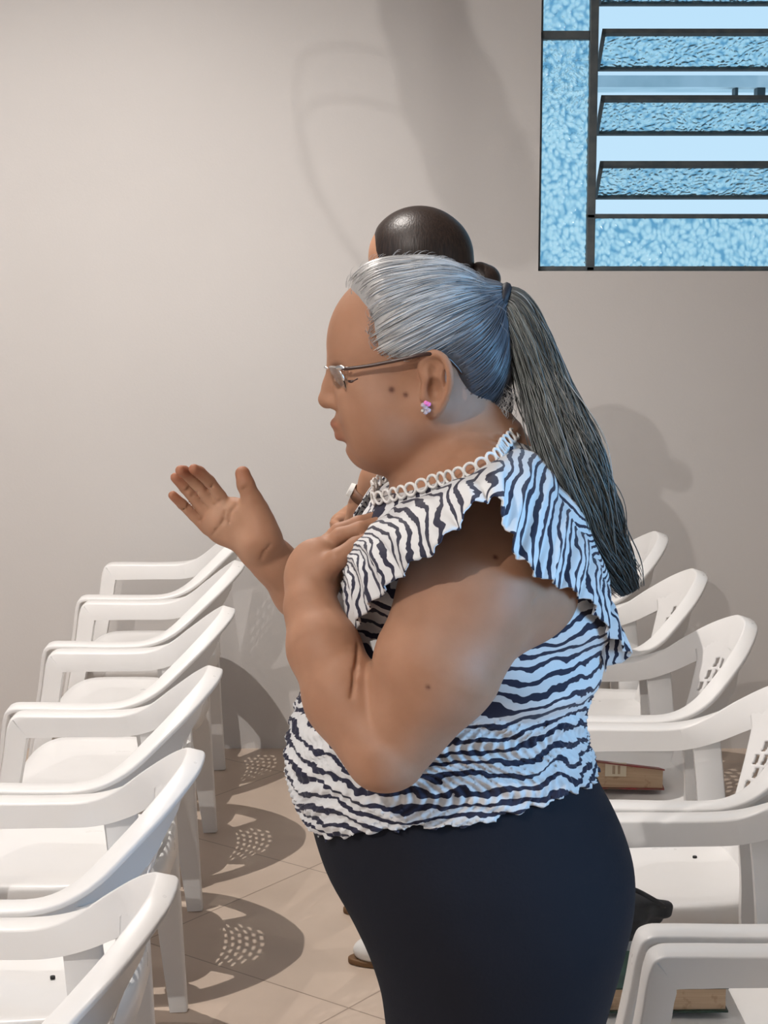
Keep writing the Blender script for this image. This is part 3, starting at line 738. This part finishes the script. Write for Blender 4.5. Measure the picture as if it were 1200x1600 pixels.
# --- hair
def tint_mat(name, rough=.45, spec=.5, an='strand'):
    m = mat(name, (.5, .5, .5), rough, spec); a = N(m, 'ShaderNodeAttribute', attribute_name=an); L(m, a.outputs['Color'], BS(m).inputs['Base Color']); return m
hair_m = tint_mat('hair_strands', .38, .6)
CC = W1(654, 528, 0); CR = np.array((133*S1, .0760, 121*S1))
KNOT = W1(772, 468, 0)
def hairline_px():  # closed outline of the hair region in the side view
    return np.array([(548, 447), (566, 458), (578, 480), (577, 512), (583, 540), (600, 553), (632, 560), (655, 551), (690, 549), (712, 570), (716, 600), (728, 636), (762, 652), (800, 640), (830, 500), (760, 380), (640, 370), (560, 400)], float)
HPX = hairline_px()
def poly_sd(px, py, poly):
    px, py = np.broadcast_arrays(px, py); d = np.full(px.shape, 1e9); ins = np.zeros(px.shape, bool); n = len(poly)
    for i in range(n):
        a, b = poly[i], poly[(i+1) % n]; e = b-a; wx, wy = px-a[0], py-a[1]
        t = np.clip((wx*e[0]+wy*e[1])/(e@e), 0, 1); d = np.minimum(d, (wx-e[0]*t)**2+(wy-e[1]*t)**2)
        c = ((a[1] > py) != (b[1] > py)) & (px < (b[0]-a[0])*(py-a[1])/(b[1]-a[1]+1e-12)+a[0]); ins ^= c
    d = np.sqrt(d); return np.where(ins, d, -d)
def to_px(X, Z):     # side-view coordinates in the head's middle plane
    c0 = HPm(654, 528); return 654+(X-c0[0])/S1, 528-(Z-c0[2])/S1*1.0
def hair_cap():
    s = Sdf()
    s.ell(CC, CR+.0035, .01); s.ell(W1(720, 545, 0), (72*S1, .064, 84*S1), .02); s.cone(W1(748, 490, 0), KNOT, .032, .017, .02); s.ell(W1(600, 470, 0), (55*S1, .058, 56*S1), .02)
    s.cone(W1(735, 600, 0), W1(758, 632, 0), .045, .030, .03)
    def post(f, X, Y, Z):
        px, py = to_px(X, Z); m = poly_sd(px[:, 0, :], py[:, 0, :] if py.shape[0] > 1 else np.broadcast_to(py[:, 0, :], (X.shape[0], Z.shape[2])), HPX)
        m = m*S1; return f+np.clip((.011-m)*.42, 0, .03)[:, None, :]
    V, Fc = s.mesh((-.06, 1.90, 1.40), (.16, 2.10, 1.60), .0022, lambda f, X, Y, Z: post(f, X+0*Z, Y, Z+0*X))
    px, py = to_px(V[:, 0], V[:, 2]); c = hair_col(px, py, len(V)); c = c*RNG.uniform(.9, 1.05, (len(V), 1))*.85
    return chld(mesh_np('hair', V, Fc, hair_m, woman, True, {'strand': c})), s
def hair_col(px, py, n):
    """natural pigment: white at the front and crown, steel grey behind"""
    g = smooth01(px-(py-400)*-.35, 640, 800); c = (np.array((.44, .43, .42))[None]*(1-g)[:, None]+np.array((.085, .095, .115))[None]*g[:, None])
    return c
hair, hair_sdf = hair_cap()
def proj_cap(P, lift=.001):
    """push points onto the hair cap along the ray from the head centre"""
    D = P-CC; D /= np.linalg.norm(D, axis=1)[:, None]; r = np.full(len(P), .04)
    for _ in range(40):
        q = CC+D*r[:, None]; v = hair_sdf.at(q[:, 0], q[:, 1], q[:, 2]); r = r+np.clip(-v, -.01, .01)
    return CC+D*(r+lift)[:, None]
def head_strands():
    paths, rad, cols = [], [], []; starts = []
    n = 3400
    while len(starts) < n:
        th = RNG.uniform(0, 2*PI); ph = RNG.uniform(-.75, 1.0); d = np.array((math.cos(th)*math.sqrt(1-ph*ph if abs(ph) < 1 else 0), math.sin(th)*math.sqrt(max(0, 1-ph*ph)), ph)); p = CC+CR*d
        px, py = to_px(p[0], p[2])
        if poly_sd(np.array(px), np.array(py), HPX) > 1: starts.append(d)
    starts = np.array(starts); kd = (KNOT-CC)/CR; kd /= np.linalg.norm(kd)
    m = 12; allp = []
    for d in starts:
        om = math.acos(np.clip(d@kd, -1, 1)); e = min(1, RNG.uniform(.10, .30)*2.2/max(om, .3)); t = np.linspace(0, e, m)[:, None]
        q = (np.sin((1-t)*om)*d+np.sin(t*om)*kd)/max(math.sin(om), .05)
        allp.append(CC+CR*q/np.linalg.norm(q, axis=1)[:, None])
    A = np.array(allp).reshape(-1, 3); lift = RNG.uniform(-.0003, .0016, n); A = proj_cap(A, np.repeat(lift, m)).reshape(n, m, 3)
    px, py = to_px(A[:, 0, 0], A[:, 0, 2]); base = hair_col(px, py, n)
    f = RNG.uniform(.45, 1.55, (n, 1)); cols = np.clip(base*f, 0, .7)
    prof = np.sin(np.linspace(.15, PI-.1, m))*.00062+.00012
    V, Fc, I = tubes(list(A), [prof*RNG.uniform(.7, 1.3) for _ in range(n)], 4)
    o = mesh_np('hair_strands', V, Fc, hair_m, None, True, {'strand': cols[I]}); o.parent = hair; o['kind'] = 'stuff'
    # short loose hairs along the hairline, crown and nape
    edge = cr(np.array([(556, 448), (572, 462), (579, 485), (578, 512), (584, 540), (600, 553), (630, 560)]), 8); P, rr = [], []
    for i in range(150):
        a, b = edge[RNG.integers(len(edge))]+RNG.normal(0, 3.0, 2); p = surf(a, b)
        if p is None: continue
        d = np.array((RNG.uniform(-.6, .5), -.25, RNG.uniform(-.1, .8))); ln = RNG.uniform(.006, .014); P.append([p+np.array((d[0]*ln*t+.3*ln*t*t, -.0012-.0016*t, d[2]*ln*t)) for t in np.linspace(0, 1, 5)]); rr.append([.00035, .00035, .0003, .00025, .0001])
    for i in range(170):
        th = RNG.uniform(.15, 2.6); y = RNG.uniform(-.045, .045); p = CC+np.array((math.cos(th)*(CR[0]+.002)*.96, y, math.sin(th)*(CR[2]+.003)*math.sqrt(1-(y/CR[1])**2*.8))); q = proj_cap(p[None], 0)[0]; ln = RNG.uniform(.005, .014); tg = np.array((math.sin(th), 0, -math.cos(th)))
        P.append([q+tg*ln*t+np.array((math.cos(th), 0, math.sin(th)))*ln*.45*math.sin(t*2) for t in np.linspace(0, 1, 5)]); rr.append([.0003, .0003, .00025, .0002, .0001])
    for i in range(70):
        p = ray(RNG.uniform(765, 800), RNG.uniform(600, 640), 1.97); dx = RNG.uniform(-.4, .8); ln = RNG.uniform(.012, .030); P.append([p+np.array((dx*ln*t+.004*math.sin(t*5), 0, -ln*t)) for t in np.linspace(0, 1, 6)]); rr.append([.0004, .0004, .0004, .0003, .0002, .0001])
    V, Fc, I = tubes(P, rr, 3); o = mesh_np('loose_hairs', V, Fc, hair_m, None, True, {'strand': np.full((len(V), 3), .36)}); o.parent = hair; o['kind'] = 'stuff'
head_strands()
def pony():
    G = cr([(778, 466, 2.0, .013), (801, 482, 1.995, .022), (824, 530, 1.985, .0245), (846, 590, 1.975, .0265), (868, 650, 1.955, .030), (893, 715, 1.935, .032), (922, 785, 1.93, .027), (946, 845, 1.94, .022), (968, 890, 1.95, .017), (985, 925, 1.955, .010)], 6)
    C = np.array([ray(g[0], g[1], g[2]) for g in G]); R = G[:, 3]; n = 1500; m = len(C)
    T = np.gradient(C, axis=0); T /= np.linalg.norm(T, axis=1)[:, None]; B = np.array((0, 1., 0)); U = np.cross(T, B); U /= np.linalg.norm(U, axis=1)[:, None]
    tt = np.linspace(0, 1, m); P, rad, cols = [], [], []
    for i in range(n):
        a = RNG.uniform(0, 2*PI); r = math.sqrt(RNG.uniform(.15, 1)); fly = RNG.random() < .06
        e = int(m*RNG.uniform(.55, 1.0)) if RNG.random() < .35 else m; s0 = 0
        wv = .20*np.sin(tt*RNG.uniform(8, 22)+RNG.uniform(0, 6))*tt**.5; aa = a+tt*RNG.uniform(-1.2, 1.2)+wv; rr = r*(1+wv)*R*(1+(.5*tt*fly))
        p = C+U*(np.cos(aa)*rr)[:, None]+B*(np.sin(aa)*rr*.75)[:, None]
        e = max(e, 12); P.append(p[s0:e]); rad.append(np.interp(np.linspace(0, 1, e-s0), [0, .1, .9, 1], [.0006, .00085, .0007, .0002])*RNG.uniform(.7, 1.25))
        g = np.array((.105, .112, .105))*RNG.uniform(.2, 1.7)+(.18 if RNG.random() < .08 else 0); cols.append(g)
    V, Fc, I = tubes(P, rad, 4); px = V[:, 2]; dk = np.interp(V[:, 2], [1.22, 1.34, 1.5], [.38, .9, 1.1])
    o = mesh_np('ponytail', V, Fc, hair_m, None, True, {'strand': np.array(cols)[I]*dk[:, None]}); o.parent = hair; tag(o, 'long darker grey ponytail')
    # core so the bundle is not see-through
    v, f, _ = tubes([C], [np.r_[R[:-1]*.62, .001]], 14); v[:, 1] = 1*v[:, 1]
    k = mesh_np('hair_bundle', v, f, mat('dark_grey_hair', (.03, .032, .032), 1.0, .0), None); k.parent = o
    # tie
    k = 9; ti = [KNOT+np.array((.008, 0, -.002))+(np.array((.0, 1, 0))*math.cos(a)+np.array((.35, 0, .94))*math.sin(a))*.0165 for a in np.linspace(0, 2*PI, 25)]
    v, f, _ = tubes([ti], [.0058], 8); q = mesh_np('hair_tie', v, f, mat('black_elastic', (.012, .013, .02), .6), None); q.parent = hair; tag(q, 'black hair tie')
pony()

# --- glasses and earring
metal = mat('silver_metal', (.75, .74, .72), .22, .5, Metallic=1.0)
clear = mat('clear_lens', (.95, .97, .97), .02, .5, Transmission_Weight=1.0, IOR=1.15)
tort = mat('dark_temple', (.045, .016, .010), .3, .5)
def glasses():
    r = bpy.data.objects.new('glasses', None); link(r, woman); r.location = -woman.location; tag(r, 'thin half-rim glasses with dark temples')
    for q in (-1, 1):
        # lens stands almost edge-on in front of the eye
        pts = [(514, 574, .010), (520, 573, .032), (530, 577, .056), (538, 596, .058), (541, 616, .050), (535, 622, .030), (524, 612, .012)]
        P = np.array([W1(a, b, c*q) for a, b, c in pts]); PP = cr(np.vstack([P, P[:1]]), 5)[:-1]
        bm = bmesh.new(); cen = PP.mean(0); nrm = np.cross(PP[8]-cen, PP[0]-cen); nrm /= np.linalg.norm(nrm)
        a = [bm.verts.new(p+nrm*.0008) for p in PP]; b = [bm.verts.new(p-nrm*.0008) for p in PP]
        bm.faces.new(a); bm.faces.new(b[::-1])
        for i in range(len(a)): bm.faces.new((a[i], a[(i+1) % len(a)], b[(i+1) % len(a)], b[i]))
        mesh_bm('lens', bm, clear, r)
        rim = np.vstack([PP[2:26], ]); tube_obj('rim', PP[:18:3], .0013, metal, r, 8, 4)
        v, f, _ = tubes([np.vstack([PP, PP[:2]])], [.0007], 6); mesh_np('rim', v, f, clear, r)
        tube_obj('hinge', [W1(526, 575, .054*q), W1(534, 574, .062*q), W1(540, 577, .066*q)], .0026, metal, r)
        tube_obj('temple', [W1(534, 577, .066*q), W1(580, 571, .0745*q), (W1(630, 561, .0835*q)), W1(668, 553, .086*q), W1(696, 558, .082*q), W1(712, 572, .076*q), W1(722, 585, .072*q)], [.0020, .0020, .0021, .0021, .0020, .0020, .0018], tort, r)
    tube_obj('bridge', [W1(514, 576, -.010), W1(508, 574, -.004), W1(508, 574, .004), W1(514, 576, .010)], .0012, metal, r)
    for q in (-1, 1): tube_obj('nose_pad', [W1(517, 584, .008*q), W1(519, 592, .010*q)], .0018, clear, r)
glasses()
def lashes():
    P = [surf(*p) for p in ((541, 593), (547, 596), (554, 595), (561, 591))]
    for nm, S_, r in (('eyelashes', P, .0016),):
        S_ = [p+np.array((0, -.0003, 0)) for p in S_ if p is not None]
        if len(S_) > 2: chld(tube_obj(nm, S_, r, tort, woman))
lashes()
chld(tube_obj('drawstring', [W1(501, 1288, -.03), W1(498, 1300, -.04), W1(502, 1314, -.04), W1(505, 1302, -.03), W1(503, 1290, -.03)], [.0012]*5, navy_m, woman))
gem = mat('crystal', (.95, .85, .95), .05, .8, Transmission_Weight=.5, IOR=1.8); gem2 = mat('pink_crystal', (.9, .25, .6), .05, .8)
def earring():
    for q in (-1, 1):
        root = None; c = W1(665, 637, .0895*q)
        bm = bmesh.new()
        for i, (a, b) in enumerate(((0, 0), (4.5, -4), (4.5, 5), (-4, -4.5), (-4, 4), (0, -7), (0, 7))):
            r = bmesh.ops.create_icosphere(bm, subdivisions=1, radius=.0029)
            for v in r['verts']: v.co += Vector(c+np.array((a*S1, 0, b*S1)))
            for f in {f for v in r['verts'] for f in v.link_faces}: f.material_index = 1 if i in (2, 6) else (2 if i == 3 else 0)
        o = mesh_bm('earring', bm, [gem, gem2, metal], woman); o.location = -woman.location
        if q < 0: tag(o, 'sparkling crystal stud earring')
earring()
print('woman done', _t.time()-t0)

# ---------------------------------------------------------------- second person
hair2_m = mat('dark_brown_hair', (.016, .009, .007), .42, .5)
def hair2_nodes():
    m = hair2_m; t = N(m, 'ShaderNodeTexCoord'); mp = N(m, 'ShaderNodeMapping'); mp.inputs['Scale'].default_value = (260, 260, 8); L(m, t.outputs['Object'], mp.inputs[0])
    n = N(m, 'ShaderNodeTexNoise'); n.inputs['Scale'].default_value = 1; n.inputs['Detail'].default_value = 2; L(m, mp.outputs[0], n.inputs['Vector']); bump(m, n.outputs['Fac'], .3, .002)
    r = ramp(m, [(.3, (.010, .006, .005)), (.7, (.030, .017, .012))]); L(m, n.outputs['Fac'], r.inputs[0]); L(m, r.outputs[0], BS(m).inputs['Base Color'])
hair2_nodes()
shirt_m = mat('white_shirt', (.72, .72, .72), .8); mottle(shirt_m, (.68, .68, .68), (.76, .76, .76), 20)
pants_m = mat('grey_trousers', (.08, .08, .09), .85); mottle(pants_m, (.07, .07, .08), (.10, .10, .11), 20)
D2 = 3.95; K2 = 1.07; C2 = ray(654, 395, D2)
def T2(px, py, dy): return C2+np.array(((px-654)*S1*K2, dy*K2, -(py-528)*S1*K2))
def person2():
    root = empty('person', (C2[0]+.03, D2, 0)); tag(root, 'person with sleek dark brown bun and white shoes, mostly hidden behind the grey-haired woman', 'person')
    def ch(o): o.parent = root; o.location = -root.location; return o
    s = Sdf(); head_ops(s, T2, K2); x0 = C2[0]
    s.cone(T2(700, 640, 0), T2(735, 760, 0), .050, .054, .02)
    tor = [((x0+.055, D2, 1.34), .10, .15), ((x0+.05, D2, 1.24), .105, .155), ((x0+.045, D2, 1.10), .10, .135), ((x0+.05, D2, .98), .11, .15), ((x0+.06, D2, .88), .12, .165)]
    def trunk(sd, e=0):
        for (c, rx, ry), hz in zip(tor, (.12, .13, .13, .12, .12)): sd.ell(c, (rx+e*2.2, ry+e*2.2, hz+e), .05)
        for q in (-1, 1): sd.cone((x0+.05, D2+.06*q, 1.40), (x0+.06, D2+.165*q, 1.345), .05+e, .052+e, .03)
    trunk(s)
    W_ = [ray(640, 700, 3.75), ray(590, 748, 3.75), ray(566, 790, 3.76), ray(548, 835, 3.79)]
    s.cone((x0+.06, D2-.175, 1.34), W_[0], .048, .040, .02); s.chain(W_, [.040, .034, .026, .024], .01, .02)
    s.chain([ray(548, 835, 3.79), ray(533, 868, 3.81)], [.026, .030], .01)
    for i in range(4): s.chain([ray(536-i*5, 862+i*4, 3.79+i*.02), ray(520-i*3, 884+i*3, 3.80+i*.02), ray(516, 905, 3.81+i*.02)], [.010, .009, .008], .006, .004)
    s.chain([ray(545, 858, 3.785), ray(542, 880, 3.775), ray(536, 898, 3.775)], [.011, .010, .008], .006, .004)
    s.cone((x0+.06, D2+.175, 1.34), (x0+.02, D2+.20, 1.08), .048, .038, .02); s.chain([(x0+.02, D2+.20, 1.08), (x0-.12, D2+.10, .99), (x0-.17, D2-.02, .97)], [.038, .028, .026], .01, .02)
    for i in range(4): s.chain([np.array((x0-.17, D2-.03, .985-.014*i)), np.array((x0-.185, D2-.07, .98-.014*i)), np.array((x0-.17, D2-.10, .975-.014*i))], [.010, .009, .008], .006, .004)
    V, Fc = s.mesh((x0-.34, D2-.32, .78), (x0+.24, D2+.32, 1.72), .005)
    ch(mesh_np('body', V, Fc, skin_m, root, True, {'tint': np.ones((len(V), 3))}))
    b = Sdf(); trunk(b, .008)
    for q, e in ((-1, W_[0]), (1, np.array((x0+.02, D2+.20, 1.08)))):
        a = np.array((x0+.06, D2+.175*q, 1.34)); b.cone(a, a+(e-a)*.85, .058, .052, .02)
    V, Fc = b.mesh((x0-.2, D2-.32, .80), (x0+.26, D2+.32, 1.46), .006, lambda f, X, Y, Z: np.maximum(f, .86-Z)); ch(mesh_np('shirt', V, Fc, shirt_m, root))
    p = Sdf(); p.ell((x0+.06, D2, .90), (.142, .190, .14), .03); fy = (3.80, 4.10)
    for q, y in zip((-1, 1), fy): p.chain([(x0+.06, D2+.085*q, .84), (x0+.04, D2+.09*q, .50), (x0+.055, y, .10)], [.105, .068, .060], .03, .02)
    V, Fc = p.mesh((x0-.1, D2-.3, .07), (x0+.25, D2+.3, 1.04), .008, lambda f, X, Y, Z: np.maximum(f, np.maximum(Z-.985, .085-Z))); ch(mesh_np('trousers', V, Fc, pants_m, root))
    wm = mat('white_shoe', (.75, .74, .72), .5); sm = mat('brown_sole', (.16, .08, .03), .6)
    for (px, py, y) in ((548, 1512, 3.80), (540, 1420, 4.10)):
        tipx = ray(px, py, y)[0]; shoe((tipx+.200, y, 0), wm, sm, root)
    h = Sdf(); h.ell(T2(657, 528, 0), (np.array((133*S1, .0760, 121*S1))+.0085)*K2, .01); h.ell(T2(725, 555, 0), (.060, .068, .075), .03)
    h.cone(T2(735, 600, 0), T2(752, 640, 0), .050, .034, .03)
    def post(f, X, Y, Z):
        px = 654+(X-C2[0])/(S1*K2); py = 528-(Z-C2[2])/(S1*K2)
        ln = np.maximum(527-px, np.where(py > 560, 655-px, -99)+0*px)                # in front of the hairline
        return f+np.clip((ln+8)*S1*.6, 0, .03)
    V, Fc = h.mesh((x0-.2, D2-.15, 1.45), (x0+.24, D2+.15, 1.74), .004, post); hr = ch(mesh_np('hair', V, Fc, hair2_m, root))
    u = Sdf(); u.ell(ray(757, 437, D2), (.036, .040, .034), .01); u.ell(ray(748, 425, D2), (.020, .028, .022), .01)
    V, Fc = u.mesh(ray(757, 437, D2)-.07, ray(757, 437, D2)+.07, .004); o = mesh_np('bun', V, Fc, hair2_m, None); o.parent = hr
    # bracelet with a pale face
    a, b_ = ray(572, 776, 3.755), ray(566, 790, 3.76); ax = ray(560, 805, 3.77)-ray(585, 757, 3.75); ax /= np.linalg.norm(ax); e1 = np.cross(ax, (0, 1, 0)); e1 /= np.linalg.norm(e1); e2 = np.cross(ax, e1); c = ray(572, 777, 3.755)
    strap = mat('brown_leather', (.14, .06, .03), .6); bm = bmesh.new(); n = 28; rr = []
    for i in range(n):
        t = 2*PI*i/n; d = e1*math.cos(t)+e2*math.sin(t); rr.append([bm.verts.new(c+d*r+ax*w) for r, w in ((.029, -.011), (.033, -.011), (.033, .011), (.029, .011))])
    for i in range(n):
        for j in range(4): bm.faces.new((rr[i][j], rr[i][(j+1) % 4], rr[(i+1) % n][(j+1) % 4], rr[(i+1) % n][j]))
    w = ch(mesh_bm('wristwatch', bm, strap, root, True)); sgn = -1 if e1[0] > 0 else 1
    bm = bmesh.new(); r = bmesh.ops.create_cone(bm, segments=24, radius1=.016, radius2=.014, depth=.009, cap_ends=True); q = Vector(e1*sgn).to_track_quat('Z', 'Y')
    for v in r['verts']: v.co = q @ v.co+Vector(c+e1*sgn*.036)
    f = mesh_bm('watch_face', bm, mat('watch_white', (.85, .84, .8), .3), None); f.parent = w
    w.location = -root.location
person2()

# ---------------------------------------------------------------- things on the seats
page_m = mat('book_pages', (.52, .37, .24), .85)
def page_nodes():
    m = page_m; t = N(m, 'ShaderNodeTexCoord'); mp = N(m, 'ShaderNodeMapping'); mp.inputs['Scale'].default_value = (6, 6, 900); L(m, t.outputs['Object'], mp.inputs[0])
    n = N(m, 'ShaderNodeTexNoise'); n.inputs['Scale'].default_value = 1; L(m, mp.outputs[0], n.inputs['Vector']); r = ramp(m, [(.3, (.44, .30, .19)), (.7, (.60, .44, .30))]); L(m, n.outputs['Fac'], r.inputs[0])
    n2 = noise(m, 60, 4); r2 = ramp(m, [(.60, (1, 1, 1)), (.72, (.45, .33, .22))]); L(m, n2.outputs['Fac'], r2.inputs[0])
    x = N(m, 'ShaderNodeMix', data_type='RGBA', blend_type='MULTIPLY'); x.inputs[0].default_value = .5; L(m, r.outputs[0], x.inputs[6]); L(m, r2.outputs[0], x.inputs[7]); L(m, x.outputs[2], BS(m).inputs['Base Color']); bump(m, n.outputs['Fac'], .3, .001)
page_nodes()
def book(loc, rz, w, dp, th0, th1, cm, label, drop=0.0, sticker=None):
    """closed book lying flat, page edges to the camera; thicker at its left end"""
    root = empty('book', loc, rz); tag(root, label, 'book')
    bm = bmesh.new(); nx = 8; e = .004
    def zt(x): return th0+(th1-th0)*x/w
    vs = []
    for i in range(nx+1):
        x = w*i/nx; z = zt(x)-.003; vs.append([bm.verts.new((x, e, .003)), bm.verts.new((x, e+.002, .003+z*.5)), bm.verts.new((x, e, z)), bm.verts.new((x, dp-e, z-drop*dp)), bm.verts.new((x, dp-e, .003))])
    for i in range(nx):
        for j in range(5): bm.faces.new((vs[i][j], vs[i][(j+1) % 5], vs[i+1][(j+1) % 5], vs[i+1][j]))
    bm.faces.new(vs[0]); bm.faces.new(vs[-1][::-1]); mesh_bm('page_block', bm, page_m, root)
    for nm, z0, z1 in (('cover', th0, th1), ('cover', .003, .003)):
        dd = drop*dp if z0 > .01 else 0
        bm = bmesh.new(); g = [bm.verts.new(p) for p in ((-.003, -.002, z0-.003), (w+.003, -.002, z1-.003), (w+.003, dp, z1-.003-dd), (-.003, dp, z0-.003-dd), (-.003, -.002, z0), (w+.003, -.002, z1), (w+.003, dp, z1-dd), (-.003, dp, z0-dd))]
        for f in ((0, 1, 2, 3), (4, 5, 6, 7), (0, 1, 5, 4), (1, 2, 6, 5), (2, 3, 7, 6), (3, 0, 4, 7)): bm.faces.new([g[k] for k in f])
        mesh_bm(nm, bm, cm, root)
    bm = bmesh.new(); box(bm, (-.003, dp-.003, .0), (w+.003, dp+.002, min(th0, th1)-.001-drop*dp)); mesh_bm('spine', bm, cm, root)
    if sticker:
        bm = bmesh.new(); box(bm, (sticker[0], e-.0022, th0*.42), (sticker[1], e+.003, th0*.86)); mesh_bm('paper_tab', bm, mat('cream_paper', (.68, .60, .46), .8), root)
        bm = bmesh.new()
        for k in (.35, .42, .6, .66): box(bm, (sticker[0]+(sticker[1]-sticker[0])*k, e-.0026, th0*.50), (sticker[0]+(sticker[1]-sticker[0])*k+.002, e-.0020, th0*.78))
        mesh_bm('printed_lines', bm, mat('brown_ink', (.35, .24, .15), .8), root)
    return root
red_m = mat('worn_red_cover', (.28, .04, .04), .6); mottle(red_m, (.30, .03, .04), (.17, .10, .07), 22)
grn_m = mat('dark_green_cover', (.010, .035, .025), .45); mottle(grn_m, (.006, .02, .015), (.016, .055, .038), 20)
b1 = ray(905, 1217, 3.70); book((b1[0], 3.70, .433), math.radians(-3), .178, .125, .066, .046, red_m, 'thick worn book with red cover edge and paper tab on a right-row seat', drop=.27, sticker=(.055, .100))
b2 = ray(925, 1583, 2.585); book((b2[0], 2.585, .430), math.radians(1), .205, .14, .041, .041, grn_m, 'thick book with glossy dark green cover on a right-row seat')
bag_m = mat('black_bag_fabric', (.012, .013, .016), .6); mottle(bag_m, (.008, .009, .012), (.035, .038, .045), 25)
def bag():
    c = ray(950, 1410, 2.83); c[2] = .47; s = Sdf(); root = empty('shoulder_bag', (c[0]+.02, 2.83, .43)); tag(root, 'soft black shoulder bag slumped on a right-row seat behind the dark trousers', 'bag')
    s.ell(c+(-.02, 0, .018), (.085, .045, .050), .02); s.cone(c+(0, 0, .050), ray(1040, 1420, 2.85), .024, .012, .02); s.cone(c+(.03, .02, 0), ray(1020, 1425, 2.87), .026, .020, .02)
    def post(f, X, Y, Z): return np.maximum(f+.0025*np.sin(X*90+Z*130)*np.sin(Z*160-X*40), .434-Z)
    V, Fc = s.mesh(c+(-.16, -.1, -.06), c+(.20, .12, .15), .004, post); o = mesh_np('bag_body', V, Fc, bag_m, root); o.location = -root.location
    o = tube_obj('strap', [c+(-.06, 0, .05), c+(-.02, -.01, .085), ray(985, 1388, 2.81), ray(1015, 1402, 2.81), ray(1040, 1418, 2.83)], [.004]*5, bag_m, root); o.location = -root.location
bag()
def speck(px, py, ch):
    p = ray(px, py, 3.0); d = (CAM_Z-.4205)/((CAM_Z-p[2])/3.0); q = ray(px, py, d); bm = bmesh.new(); bmesh.ops.create_cone(bm, segments=14, radius1=.0042, radius2=.0042, depth=.004, cap_ends=True)
    o = mesh_bm('drain_hole', bm, dark_hole, ch); o.location = Vector((q[0], q[1], .4215))-ch.location
for nm, a in (('R3', (1085, 1340)), ('L4', (82, 1528))):
    ch = [o for o in scn.objects if o.type == 'EMPTY' and o.name.startswith('plastic_armchair') and abs(o.location.x-chairs[nm][0]) < 1e-4 and abs(o.location.y-chairs[nm][1]) < 1e-4][0]; speck(*a, ch)

# ---------------------------------------------------------------- lamps and an unseen made-up fan, shaped to cast the back-wall shadow
glow = mat('bulb_glow', (1, .95, .85), .4); BS(glow).inputs['Emission Color'].default_value = (1, .93, .85, 1); BS(glow).inputs['Emission Strength'].default_value = 3
white_metal = mat('white_enamel', (.8, .8, .8), .4)
for i, (x, y, z) in enumerate(((-.85, 3.9, 3.46), (-1.05, 1.95, 3.46), LAMP_C)):
    root = empty('ceiling_lamp', (x, y, CEIL)); tag(root, ['round ceiling lamp nearest the back wall', 'round ceiling lamp above the middle of the left row', 'round ceiling lamp on a long stem behind the camera'][i], 'lamp', 'ceiling lamps')
    bm = bmesh.new(); bmesh.ops.create_cone(bm, segments=32, radius1=.07, radius2=.05, depth=.04, cap_ends=True)
    for v in bm.verts: v.co.z -= .02
    box(bm, (-.008, -.008, z-CEIL+.10), (.008, .008, -.03)); mesh_bm('lamp_stem', bm, white_metal, root)
    bm = bmesh.new(); bmesh.ops.create_uvsphere(bm, u_segments=24, v_segments=12, radius=.03)
    for v in bm.verts: v.co.z += z-CEIL+.08
    mesh_bm('bulb', bm, glow, root, True)
def fan():  # invented shadow caster above the frame, its form projected back from the wall shadow
    Cc = np.array(LAMP_C); t = .52
    def M(px, py, o=0): return Cc+(ray(px, py, WALL_Y)-Cc)*(t+o)
    c = M(600, -80); root = empty('shadow_fan', (c[0], c[1], CEIL)); tag(root, 'made-up grey caged fan out of view, shaped to cast the wall shadow', 'fan')
    g = mat('grey_shadow_fan', (.35, .35, .36), .5); L0 = -np.array(root.location)
    u = .59/1960*1.18*5.49/2.8/1.0
    s = Sdf(); u = (WALL_Y/F_PX)*t
    s.chain([M(640, -160), M(660, 20), M(705, 150), M(748, 260), M(790, 350)], [50*u, 58*u, 70*u, 72*u, 66*u], .02, .03)  # thick arm added to throw the dark band on the wall
    A = M(745, 180); V, Fc = s.mesh(A+(-.35, -.18, -.40), A+(.30, .18, .5), .006); o = mesh_np('shadow_arm', V, Fc, g, root); o.location = L0
    rings = [[(660, 108), (590, 80), (520, 72), (478, 84), (464, 120), (466, 200), (482, 280), (520, 350), (570, 430)], [(665, 196), (600, 166), (530, 154), (488, 164), (468, 195)], [(835, 215), (760, 196), (665, 190)], [(470, 200), (498, 300), (560, 400), (640, 480)]]
    for i, r in enumerate(rings): o = tube_obj('shadow_ring', [M(a, b, .004*i) for a, b in r], [.0034]*len(r), g, root); o.location = L0
    for k in range(7):
        a = 478+k*20; o = tube_obj('shadow_wire', [M(a, 78, .003), M(a+2, 120, .003), M(a+4, 158, .003)], [.0010]*3, g, root); o.location = L0
    o = tube_obj('rod', [M(640, -150), M(640, -150)*.5+np.array((c[0], c[1], CEIL))*.5, (c[0], c[1], CEIL-.001)], [.012]*3, g, root); o.location = L0
fan()
